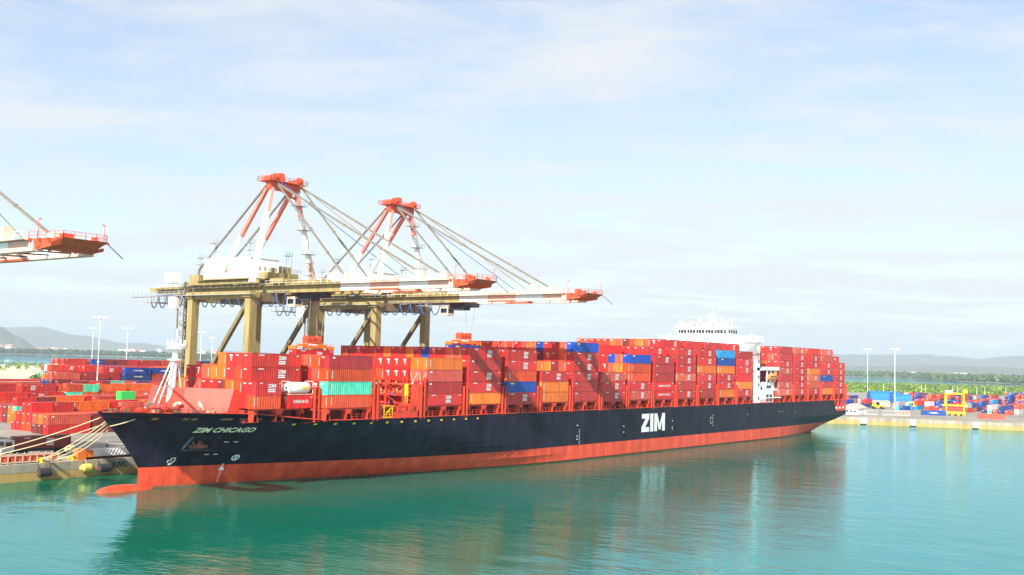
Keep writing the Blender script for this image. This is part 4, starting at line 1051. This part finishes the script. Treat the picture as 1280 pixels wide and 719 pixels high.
    for x_, y_, z_, h_ in ((X0-5, 50, 50, 4), (X0-5, 36, 50, 3.4), (X0+5, 33, 44, 7), (X0-4, 57, 47, 3.5), (X0+7, 27, 43, 6)):
        for dx in (-.9, .9):
            for dy in (-.7, .7): m.tube((x_+dx, y_+dy, z_), (x_+dx, y_+dy, z_+h_), .06, n=4)
        for zz_ in (h_*.5, h_): m.box(x_-1, x_+1, y_-.8, y_+.8, z_+zz_, z_+zz_+.08)
        m.rail([(x_-1, y_-.8, z_+h_), (x_+1, y_-.8, z_+h_)], 1, .04, 1)
    m.build('access_cages', grey, e)
    m = MB(); m.box(X0-5.5, X0+5.5, 55, 59, 43.1, 46.0); m.box(X0-5.5, X0+5.5, 22, 27, 43.1, 44.3)
    m.box(X0+3.6, X0+8.0, 35, 50, 44.6, 48.4); m.box(X0+4.2, X0+7.2, 31, 34.5, 44.6, 46.4); m.box(X0-3, X0+2, 30.5, 33.2, 44.6, 46.2); m.tube((X0-1,31.5,46.2),(X0-1,31.5,47.4),.6,n=10); m.rail([(X0+3.4,31,46.4),(X0+8,31,46.4)],1,.05,1)
    for q in range(5): m.box(X0-4+q*1.9, X0-3+q*1.9, 12, 20, 43.1, 43.6+.25*(q % 3))
    m.build('hoist_machinery', beige, e)
    m = MB(); m.box(X0-11.4, X0-8.6, 58.2, 61.6, 43.6, 46.2); m.box(X0-12.4, X0-10.6, 55, 57.8, 36.8, 39.8); m.build('electric_house', white, e)
    # stair tower on the landside leg
    m = MB(); sx_ = X0-HX; y0, y1 = YL+2.0, YL+4.6
    for a in (sx_-1.3, sx_+1.3):
        for b_ in (y0, y1): m.beam((a, b_, 4), (a, b_, 42), .32)
    for k in range(15):
        z = 4+k*2.6; m.box(sx_-1.4, sx_+1.4, y0-.1, y1+.1, z, z+.08); s_ = 1 if k % 2 else -1; m.beam((sx_-1.2*s_, y0+.5, z), (sx_+1.2*s_, y0+.5, z+2.6), .8, .16); m.rail([(sx_-1.4,y0-.1,z),(sx_-1.4,y1+.1,z)], 1.1, .05, 1.3)
        m.beam((sx_-1.3*s_, y0, z+1.0), (sx_+1.3*s_, y0, z+3.4), .07)
    m.build('stair_tower', stayc, e)
    m = MB(); m.box(X0-12.2, X0-10.4, 26, 76, 40.0, 40.12); m.rail([(X0-12.2,76,40.1),(X0-12.2,52,40.1)], 1.1, .05, 2)
    m.box(X0-7, X0+6, 70, 77, 38.9, 39.0); m.rail([(X0-7,77,39),(X0-7,70,39),(X0+6,70,39)], 1.1, .05, 1.5)
    for y_ in (70, 77): m.beam((X0-4, y_, 39), (X0-4, y_, 41), .15)
    m.build('rear_walkway', grey, e)
    # trolley with operator cab, festoon loops
    m = MB(); ty = trolley_y; m.box(X0-3.2, X0+3.2, ty-2.6, ty+2.6, 39.8, 40.7); m.box(X0-2.8, X0+.5, ty-1.6, ty+2.2, 38.9, 39.8)
    for q in (-2.2, 0, 2.2): m.box(X0-3.5, X0+3.5, ty+q-.2, ty+q+.2, 40.6, 41.0)
    m.build('trolley', dark, e)
    m = MB(); m.box(X0-3.6, X0-1.0, ty+2.8, ty+5.6, 37.4, 39.9); oc = m.build('operator_cab', cream, e)
    m = MB(); m.box(X0-3.64, X0-3.6, ty+3.1, ty+5.3, 38.1, 39.3); m.box(X0-3.3, X0-1.3, ty+2.74, ty+2.8, 38.1, 39.3); m.build('cab_windows', glass, oc)
    m = MB(); y = ty+4; L_ = 3.7
    while y < 74:
        pts_ = []
        for q in range(9): k = q/8; pts_.append((X0-G-1.3, y+L_*k, 40.9-3.4*(1-(2*k-1)**2)**.8))
        m.path(pts_, .14, 5); y += L_
    m.tube((X0-G-1.3, ty+3, 40.95), (X0-G-1.3, 74, 40.95), .07)
    m.build('festoon_cable', bluec, e)
    return e
crane(.9, 'tan quay crane behind the bow, left one of the two whole cranes', trolley_y=17)
crane(44.0, 'tan quay crane behind the middle of the ship, right one of the two', trolley_y=5)
crane(-91.0, 'nearest quay crane, only its red tipped white boom reaching in from the left edge', trolley_y=40).scale.z = .962
# spreaders
def spreader(X, Y, z, ztop, label, wide=False):
    e = empty('spreader', (X, Y, z)); tag(e, label, 'spreader', 'crane spreaders')
    m = MB()
    for sy in (-.85, .85): m.box(X-6.0, X+6.0, Y+sy-.2, Y+sy+.2, z+.35, z+.85)
    for sx in (-1, 1): m.box(X+sx*6.05-.25, X+sx*6.05+.25, Y-1.2, Y+1.2, z+.02, z+.8); m.box(X+sx*3.3-.4, X+sx*3.3+.4, Y-1.1, Y+1.1, z+.5, z+1.3)
    m.box(X-2.6, X+2.6, Y-1.0, Y+1.0, z+.3, z+1.4); m.rail([(X-6,Y-1.05,z+.8),(X-3,Y-1.05,z+.8)], .5, .04, 1); m.rail([(X+3,Y-1.05,z+.8),(X+6,Y-1.05,z+.8)], .5, .04, 1)
    m.build('spreader_frame', orangep, e)
    m = MB(); m.box(X-2.4, X+2.4, Y-.8, Y+.8, z+1.55, z+2.3)
    for sx in (-1, 1):
        m.tube((X+sx*1.7, Y-.9, z+2.7), (X+sx*1.7, Y+.9, z+2.7), .65, n=12); m.box(X+sx*1.7-.8, X+sx*1.7+.8, Y-.3, Y+.3, z+2.2, z+3.0)
    m.box(X-.6, X+.6, Y-.9, Y+.9, z+2.3, z+3.1); m.build('head_block', redp, e)
    m = MB()
    for sx in (-1, 1):
        for sy in (-.7, .7): m.tube((X+sx*2.2, Y+sy, z+2.7), (X+sx*2.4, Y+sy*2.4, ztop), .045, n=4)
    m.build('hoist_ropes', grey, e)
    m = MB(); m.box(X-2.0, X+.8, Y-1.06, Y-1.01, z+.95, z+1.3); m.box(X-5.4, X-3.9, Y-1.1, Y-1.05, z+.4, z+.7); m.build('caution_plates', white, e)
spreader(.9, 17, 24.55+CH, 39.8, 'orange crane spreader gripping a crimson container above the ship at left')
spreader(44.0, 5, 27.0+CH, 39.8, 'orange crane spreader gripping a blue container above the middle of the ship')

# ------------------------------------------------------------------ quay furniture at the left
e = empty('semi_trailer', (-44.6, 42.5, 3)); tag(e, 'dark lorry trailer carrying a maroon container on the quay at left', 'lorry')
m = MB(); m.box(-50.6, -38.2, 41.6, 43.4, 4.1, 4.49); m.box(-50.4, -38.4, 42.2, 42.8, 3.8, 4.1); m.build('chassis', dark, e)
m = MB(); m.box(-53.2, -51.0, 41.3, 43.7, 4.0, 6.4); m.box(-53.4, -51.2, 41.4, 43.6, 3.6, 4.0); m.build('cab', mat('cab_white', (.6,.58,.55), .4), e)
m = MB(); m.box(-53.24, -53.2, 41.5, 43.5, 5.2, 6.1); m.box(-52.9, -51.6, 41.25, 41.3, 5.2, 6.0); m.build('windscreen', glass, e)
for xx in (-52.4, -49.6, -48.4, -41.0, -39.8):
    m = MB()
    for yy in (41.55, 43.45): m.tube((xx, yy-.15, 3.52), (xx, yy+.15, 3.52), .5, n=14)
    m.build('wheel', rubber, e)
e.location.x -= 7.4
e = empty('rail_wagon', (-62, 29, 3)); tag(e, 'low beige frame loaded with red plates at the quay edge in the lower left', 'cargo frame')
m = MB()
for yy in (27.2, 29.4):
    m.box(-70, -56.5, yy, yy+.12, 3.2, 3.4); m.box(-70, -56.5, yy, yy+.12, 4.6, 4.75)
    for q in range(10): m.box(-70+q*1.48, -69.85+q*1.48, yy, yy+.12, 3.02, 5.0)
m.build('frame', cream, e)
m = MB()
for q in range(4): m.box(-69.6+q*3.3, -66.6+q*3.3, 27.4, 29.3, 3.3, 4.5)
m.build('red_plates', redp, e)
e = empty('accommodation_ladder', (-45.5, 27.5, 3)); tag(e, 'long white lattice gangway with an orange end box lying on the quay beside the bow', 'gangway')
m = MB()
for yy in (26.8, 28.2):
    m.box(-49.2, -39.5, yy, yy+.1, 3.6, 3.75); m.box(-49.2, -39.5, yy, yy+.1, 4.95, 5.1); m.box(-49.2,-39.5, yy+.03, yy+.07, 3.75, 4.95)
    for q in range(12): m.beam((-49.2+q*.8, yy-.02, 3.7), (-48.4+q*.8, yy-.02, 5.0), .08)
m.box(-49.2, -39.5, 26.9, 28.2, 3.55, 3.65); m.build('lattice', white, e)
m = MB(); m.box(-49.0, -39.6, 27, 28.1, 3.01, 3.5); m.build('skid', rust, e)
m = MB(); m.box(-52.8, -50.9, 26.6, 28.4, 3.02, 5.3); m.box(-50.9, -49.3, 26.7, 26.9, 3.02, 4.9); m.box(-50.9, -49.3, 26.7, 28.3, 3.02, 3.5); m.build('end_box', orangep, e)
def bollard(X, Y, label):
    e = empty('bollard', (X, Y, 3)); tag(e, label, 'bollard'); m = MB(); m.tube((X,Y,3.01),(X,Y,3.9),.45,.38,12); m.tube((X,Y,3.9),(X,Y,4.25),.38,.62,12); m.tube((X-.9,Y,3.75),(X+.9,Y,3.75),.22); m.build('post', yellowp, e)
    m = MB(); m.box(X-1.3, X+1.3, Y-.9, Y+.9, 3.005, 3.12); m.build('base', beige, e)
bollard(-61.6, 24.6, 'yellow mooring bollard on the quay edge where the pale ropes meet')
bollard(-55.0, 24.8, 'yellow bollard block on the quay edge, left of the yellow float')
for X, lb_ in ((-62.0, 'dark rubber fender hanging on the quay wall under the rope bollard'), (-49.2, 'large dark cylindrical fender on the quay wall left of the painted letters'), (-20, 'dark quay fender hidden beside the bow')):
    e = empty('quay_fender', (X, 22.6, 1)); tag(e, lb_, 'fender', 'rubber quay fenders')
    m = MB(); m.tube((X-1.2, 22.55, 1.6), (X+1.2, 22.55, 1.6), .85, n=18); m.build('cylinder', rubber, e)
    m = MB(); m.tube((X-1.2, 22.6, 2.4), (X-1.2, 23.4, 3.5), .07); m.tube((X+1.2, 22.6, 2.4), (X+1.2, 23.4, 3.5), .07); m.tube((X-1.26, 22.55, 1.6), (X-1.2, 22.55, 1.6), .5, n=14); m.build('chains', rust, e)
e = empty('buoy_float', (-53, 22.5, 1.6)); tag(e, 'yellow egg shaped float hanging on the quay wall beside a dark fender', 'float')
m = MB(); m.tube((-54.6,22.5,1.9),(-53.9,22.5,1.9),.3,.8,12); m.tube((-53.9,22.5,1.9),(-52.4,22.5,1.9),.8,.8,12); m.tube((-52.4,22.5,1.9),(-51.7,22.5,1.9),.8,.3,12); m.build('float_body', mat('buoy_yellow', (.72,.50,.10), .5), e)
m = MB(); m.tube((-53.1,22.6,2.6),(-53.1,23.4,3.4),.06); m.build('lanyard', rope_m, e)
m = MB(); lett_side(m, 'JUVC', -47.3, 1.2, 1.4, 23.06, width=3.7, bold=.05); o = m.build('painted_letters', markd); tag(o, 'black painted letters JUVC on the yellow quay wall next to the bow', 'lettering')
# person on the quay
def person(X, Y, z, label, shirt):
    e = empty('person', (X, Y, z)); tag(e, label, 'person')
    me = bpy.data.meshes.new('body'); bm = bmesh.new()
    J = [(0,0,.93,.15,.11),(0,0,1.15,.15,.10),(0,0,1.42,.16,.10),(0,0,1.54,.06,.06),(0,-.01,1.66,.085,.1),(0,0,1.76,.06,.07),
         (.19,0,1.42,.06,.06),(.25,.03,1.15,.045,.045),(.24,-.06,.90,.035,.035),(.24,-.08,.80,.03,.045),(-.19,0,1.42,.06,.06),(-.26,.02,1.15,.045,.045),(-.25,-.08,.92,.035,.035),(-.25,-.1,.82,.03,.045),
         (.09,0,.88,.09,.1),(.10,.02,.48,.06,.065),(.11,.03,.08,.045,.05),(.11,-.12,.04,.045,.04),(-.09,0,.88,.09,.1),(-.11,-.03,.48,.06,.065),(-.12,.04,.08,.045,.05),(-.12,-.11,.04,.045,.04)]
    Ed = [(0,1),(1,2),(2,3),(3,4),(4,5),(2,6),(6,7),(7,8),(8,9),(2,10),(10,11),(11,12),(12,13),(0,14),(14,15),(15,16),(16,17),(0,18),(18,19),(19,20),(20,21)]
    vs = [bm.verts.new(j[:3]) for j in J]
    for a, b_ in Ed: bm.edges.new((vs[a], vs[b_]))
    bm.to_mesh(me); bm.free()
    o = bpy.data.objects.new('body', me); C.objects.link(o); o.parent = e
    mo = o.modifiers.new('s', 'SKIN'); 
    for v_, j in zip(me.skin_vertices[0].data if me.skin_vertices else [], J): v_.radius = j[3:]
    if me.skin_vertices: me.skin_vertices[0].data[0].use_root = True
    o.modifiers.new('ss', 'SUBSURF').render_levels = 1
    me.materials.append(mat('dark_trousers', (.05,.06,.09), .8))
    m = MB(); m.add([], []); 
    K = 12; pr2 = [(.95,.175,.13),(1.2,.175,.125),(1.42,.21,.125),(1.5,.12,.09)]
    m.add([(X+a*math.cos(2*math.pi*j/K), Y+b_*math.sin(2*math.pi*j/K), z+h_) for h_, a, b_ in pr2 for j in range(K)], [(i*K+j,i*K+(j+1)%K,(i+1)*K+(j+1)%K,(i+1)*K+j) for i in range(3) for j in range(K)])
    m.build('vest', shirt, e, smooth=True)
    m = MB(); pr3 = [(1.70,.115,.13),(1.78,.105,.12),(1.84,.06,.07),(1.86,.01,.01)]
    m.add([(X+a*math.cos(2*math.pi*j/K), Y+b_*math.sin(2*math.pi*j/K), z+h_) for h_, a, b_ in pr3 for j in range(K)], [(i*K+j,i*K+(j+1)%K,(i+1)*K+(j+1)%K,(i+1)*K+j) for i in range(3) for j in range(K)])
    m.build('hard_hat', white, e, smooth=True)
person(-34.5, 45.5, 3.004, 'person in green high visibility vest standing on the quay left of the bow', mat('hivis_green', (.30,.65,.15), .7))

# mooring ropes
def rope(a, b_, sag, label, r_=.12, mm=rope_m):
    a = Vector(a); b_ = Vector(b_); pts_ = []
    for i in range(15): k = i/14; p = a.lerp(b_, k); p.z -= sag*4*k*(1-k); pts_.append(p)
    m = MB(); m.path(pts_, r_, 6); o = m.build('mooring_line', mm); tag(o, label, 'rope', 'mooring lines at the bow'); return o
BP = (-61.6, 24.6, 3.9)
for i, (a, b_, sg, lb_) in enumerate((
    ((-62.2, 1.6, 12.9), BP, .5, 'uppermost of the four pale ropes running from the bow tip down to the yellow bollard'),
    ((-62.6, 1.2, 12.2), (-61.9, 24.4, 3.9), .9, 'second rope of the bundle running from the bow tip down to the yellow bollard'),
    ((-62.2, 1.5, 11.6), (-61.3, 24.8, 3.8), 1.3, 'third rope of the bundle running from the bow tip down to the yellow bollard'),
    ((-61.9, 1.8, 11.0), (-61.0, 24.5, 3.8), 1.6, 'lowest slack rope of the bundle running from the bow tip down to the yellow bollard'),
    ((-63.9, .4, 13.6), (-84, 25, 4.0), .9, 'long pale rope from the very tip of the bow out past the left edge'),
    ((-62.6, 1.0, 12.4), (-86, 25.5, 3.6), 1.2, 'long pale rope below it, from under the bow tip out past the left edge'),
    ((-60.3, -4.15, 13.3), (-62.9, -.4, 11.9), .1, 'short yellow rope crossing the black bow plating to the stem'))):
    rope(a, b_, sg, lb_, .085)
e = MB(); rk = random.Random(3); ctr = Vector((-62.2, 1.5, 12.3)).lerp(Vector(BP), .55)+Vector((0,0,-.9))
for q in range(16):
    a = ctr+Vector((rk.uniform(-.7,.7), rk.uniform(-1,1), rk.uniform(-.5,.5))); b_ = ctr+Vector((rk.uniform(-.7,.7), rk.uniform(-1,1), rk.uniform(-.6,.6))); e.tube(a, b_, .16, n=6)
o = e.build('rope_knot', rope_m); tag(o, 'pale knotted rope tangle halfway down the mooring lines', 'rope knot')
# green box on the quay seen over the bow tip
m = MB(); e = empty('switch_cabin', (30, 132, 3)); x, y, _ = 22, 128, 0
e = empty('portable_cabin', (x, y, 3)); tag(e, 'vivid green cabin among the red containers just above the bow tip', 'cabin')
m.box(x-1.5, x+3.5, y-1.4, y+1.4, 9.1, 12.6); m.build('cabin_body', mat('vivid_green', (.05,.60,.10), .5), e)
m = MB(); m.box(x-1.2, x+3.2, y-1.2, y+1.2, 3.02, 9.1); m.build('plinth', rust, e)
bpy.data.objects.remove(bpy.data.objects['switch_cabin'])

# ------------------------------------------------------------------ light masts
def light_mast(x, y, h, label, group='tall light masts', z0=3.0):
    e = empty('light_mast', (x, y, z0)); tag(e, label, 'light mast', group)
    m = MB(); m.tube((x,y,z0), (x,y,z0+h), .22, .12, 10); m.build('pole', white, e)
    m = MB(); m.tube((x,y,z0+h-.3), (x,y,z0+h), 1.6, 1.6, 12)
    for q in range(6): a = q*math.pi/3; m.box(x+2.2*math.cos(a)-.45, x+2.2*math.cos(a)+.45, y+2.2*math.sin(a)-.45, y+2.2*math.sin(a)+.45, z0+h-.5, z0+h+.2); m.beam((x,y,z0+h-.1),(x+2.2*math.cos(a),y+2.2*math.sin(a),z0+h-.1),.2)
    m.build('lamp_ring', white, e)
def gpt(px, d): return pol(px, d)
for px, d, h, lb_ in ((127, 452, 36, 'nearest white light mast rising from the red containers left of the bow'), (119, 680, 36, 'second light mast just left of the nearest one, further back'),
                      (162, 650, 36, 'light mast behind the bow, right of the two close together'), (254, 690, 36, 'light mast seen between the left crane leg and its diagonal brace'),
                      (268, 930, 36, 'fainter light mast to the right of the one by the crane brace'),):
    x, y = gpt(px, d); light_mast(x, y, h, lb_)
x, y = gpt(1120, 670); light_mast(x, y, 36, 'light mast standing in front of the blue sheds at right'); x, y = gpt(1086, 800); light_mast(x, y, 38, 'light mast behind the left end of the blue sheds at right')
rp_ = random.Random(12)
for i, px in enumerate((1106, 1153, 1158, 1192, 1198, 1222, 1232, 1258)):
    x, y = gpt(px, 1060+rp_.uniform(0, 60)); e = empty('lamp_post', (x, y, 1)); tag(e, 'thin pale lamp post against the bright green mangroves, %s from the left' % ordw[i], 'lamp post', 'thin lamp posts before the mangroves')
    m = MB(); m.tube((x,y,1),(x,y,13),.22,.15,6); m.build('post', palew, e); m = MB(); m.beam((x-1.0,y-.5,13),(x+1.0,y+.5,13),.3,.2); m.build('lamp_head', palew, e)

# ------------------------------------------------------------------ right hand quay
tarp = mat('blue_sheeting', (.01,.17,.62), .5, noise=.15, nscale=.3)
def blue_shed(x, y, L_, Wd, H, ang, label):
    e = empty('blue_shed', (x, y, 3.0)); e.rotation_euler[2] = ang; tag(e, label, 'shed')
    m = MB(); m.box(-L_/2, L_/2, -Wd/2, Wd/2, .01, H*.36); o = m.build('base_wall', palew); o.parent = e
    m = MB(); K = 10; pr_ = [(-Wd/2*math.cos(math.pi*j/K), H*.34+H*.66*math.sin(math.pi*j/K)**.6) for j in range(K+1)]
    n_ = 7; m.add([(-L_/2-.2+(L_+.4)*i/n_, a, b_-(.15 if i % 2 else 0)) for i in range(n_+1) for a, b_ in pr_], [(i*(K+1)+j,(i+1)*(K+1)+j,(i+1)*(K+1)+j+1,i*(K+1)+j+1) for i in range(n_) for j in range(K)])
    m.add([(-L_/2-.2, a, b_) for a, b_ in pr_], [tuple(range(K+1))]); m.add([(L_/2+.2, a, b_) for a, b_ in pr_], [tuple(range(K+1))[::-1]])
    o = m.build('roof_sheet', tarp); o.parent = e
    m = MB(); m.box(-L_/2-.3, -L_/2-.22, -2, 2, .02, H*.30); m.box(-1.5, 2, -Wd/2-.08, -Wd/2-.02, H*.1, H*.28); o = m.build('door', grey); o.parent = e
AN = math.atan2(-68, 27)
bx, by = pol(1106, 712); blue_shed(bx, by, 18, 15, 9.6, AN+.1, 'larger blue sheeted shed on a white base, the left one of two')
bx, by = pol(1127, 690); blue_shed(bx, by, 10.5, 12, 8.6, AN+.1, 'smaller blue sheeted shed right of the light mast')
# low white building with red roof
e = empty('quay_building', (364, 8, 3)); tag(e, 'low white building with a faded red roof on the quay beside the ship stern', 'building')
m = MB(); m.box(358, 372, 3, 12, 3.01, 6.2); m.build('wall', white, e)
m = MB(); m.add([(357.5,2.5,6.22),(372.5,2.5,6.22),(372.5,12.5,6.22),(357.5,12.5,6.22),(360,7.5,8.4),(372.5,7.5,8.4)], [(0,1,5,4),(3,4,5,2),(0,4,3),(1,2,5)]); m.build('roof', salmonp, e)
m = MB()
for q in range(4): m.box(357.92, 357.98, 4+q*2, 5+q*2, 4.2, 5.2)
m.build('windows', glass, e)
# flat racks in a row
for i, (x, y, mm, lb_) in enumerate(((364,-1.5,grey,'grey open sided flat rack on the right hand quay, nearest the ship'), (369.5,-9,grey,'grey open sided flat rack in the middle of the quayside row'), (374,-14.5,salmonp,'faded red open sided flat rack at the right end of the quayside row'))):
    e = empty('flat_rack', (x, y, 3)); tag(e, lb_, 'flat rack', 'flat racks on the right hand quay')
    m = MB(); m.beam((x-1.2,y+3.2,3.3),(x+1.2,y-3.2,3.3),2.4,.5); m.build('platform', mm, e)
    m = MB()
    for q in range(9): k = q/8; m.box(x-1.2+2.4*k-.12, x-1.2+2.4*k+.12, y+3.2-6.4*k-.12, y+3.2-6.4*k+.12, 3.5, 5.4)
    m.beam((x-1.2,y+3.2,5.5),(x+1.2,y-3.2,5.5),.3); m.build('side_posts', mm, e)
# straddle carrier
def straddle(x, y):
    e = empty('straddle_carrier', (x, y, 3)); tag(e, 'tall yellow straddle carrier parked on the right hand quay', 'straddle carrier')
    ux = Vector((math.cos(AN), math.sin(AN), 0)); uy = Vector((-math.sin(AN), math.cos(AN), 0)); O = Vector((x, y, 3))
    P = lambda a, b_, c_: O+ux*a+uy*b_+Vector((0,0,c_))
    m = MB()
    for a in (-4.3, 4.3):
        for b_ in (-2.4, 2.4): m.beam(P(a,b_,1.4), P(a,b_,11.6), .7, .7)
    for b_ in (-2.4, 2.4): m.beam(P(-5,b_,1.7), P(5,b_,1.7), .9, 1.0); m.beam(P(-4.8,b_,11.6), P(4.8,b_,11.6), .8, .8)
    for a in (-4.3, 0, 4.3): m.beam(P(a,-2.4,11.7), P(a,2.4,11.7), .8, .8)
    m.build('frame', yellowp, e)
    m = MB()
    for b_ in (-2.4, 2.4):
        for a in (-4.2,-1.5,1.5,4.2): m.tube(P(a,b_-.35,.85), P(a,b_+.35,.85), .85, n=14)
    m.build('wheels', mat('wheel_yellow_dust', (.45,.32,.05), .8, noise=.4, nscale=2), e)
    m = MB(); m.beam(P(-6.2,0,5.4), P(6.2,0,5.4), 2.4, .8); m.build('spreader_beam', yellowp, e)
    m = MB(); m.beam(P(-6.0,0,3.2), P(6.0,0,3.2), 2.4, 2.4); m.build('container_load', mat('load_red', (.5,.06,.04), .5), e)
    m = MB(); m.beam(P(3.6,-2.9,12.9), P(5.8,-2.9,12.9), 1.6, 1.9); m.build('cab', yellowp, e)
    m = MB(); m.beam(P(-4.6,0,12.6), P(-1.2,0,12.6), 3.6, 1.1); m.build('engine_cover', white, e)
    m = MB(); m.beam(P(3.0,2.6,1.5), P(3.0,2.6,11.0), .16, .5); m.build('access_ladder', dark, e)
straddle(409, -31)
def forklift(x, y, label):
    e = empty('reach_stacker', (x, y, 3)); tag(e, label, 'reach stacker', 'reach stackers by the blue sheds')
    m = MB(); m.box(x-1.6, x+1.6, y-3.6, y+3.2, 4.0, 5.2); m.box(x-1.2, x+1.2, y+.6, y+3.0, 5.2, 6.0); m.build('chassis', yellowp, e)
    m = MB(); m.box(x-.9, x+.9, y-.8, y+.9, 5.2, 7.2); m.build('cab', glass, e)
    m = MB(); m.beam((x+.2, y+2.8, 6.4), (x+.2, y-5.6, 7.8), .7, .8); m.beam((x+.2,y-5.8,7.4),(x+.2,y-5.8,5.6),.6); m.box(x-3, x+3.4, y-6.3, y-5.6, 5.2, 5.7); m.build('lifting_boom', yellowp, e)
    for yy in (-2.4, 2.4):
        m = MB(); m.tube((x-1.9,y+yy,3.85),(x+1.9,y+yy,3.85),.85,n=14); m.build('wheels', rubber, e)
bx, by = pol(1099, 655); forklift(bx, by, 'yellow reach stacker in front of the larger blue shed'); bx, by = pol(1131, 655); forklift(bx, by, 'yellow reach stacker in front of the smaller blue shed')
for k, lb_ in ((.1,'grey square fender on the right hand quay face, nearest the stern'), (.4,'grey square fender on the right hand quay face, middle one of three'), (.77,'grey square fender on the right hand quay face, furthest right of three')):
    x = 322+27*k; y = -4-68*k; e = empty('fender_panel', (x, y, 1)); tag(e, lb_, 'fender', 'square quay fenders')
    m = MB(); m.beam((x-1.0-.55,y+1.3-.2,1.9),(x-1.0+.5,y-1.3-.2,1.9),1.0,2.9); m.build('panel', grey, e); m = MB(); m.beam((x-.55,y+.9,1.9),(x+.1,y-.9,1.9),.9,1.6); m.build('rubber_block', rubber, e)
m = MB(); m.tube((341.5,-48,3.35),(341.5,-48,4.3),.5,.4,10); m.tube((341.5,-48,4.3),(341.5,-48,4.6),.4,.7,10); o = m.build('bollard', orangep); tag(o, 'orange bollard on the right hand quay edge below the straddle carrier', 'bollard')
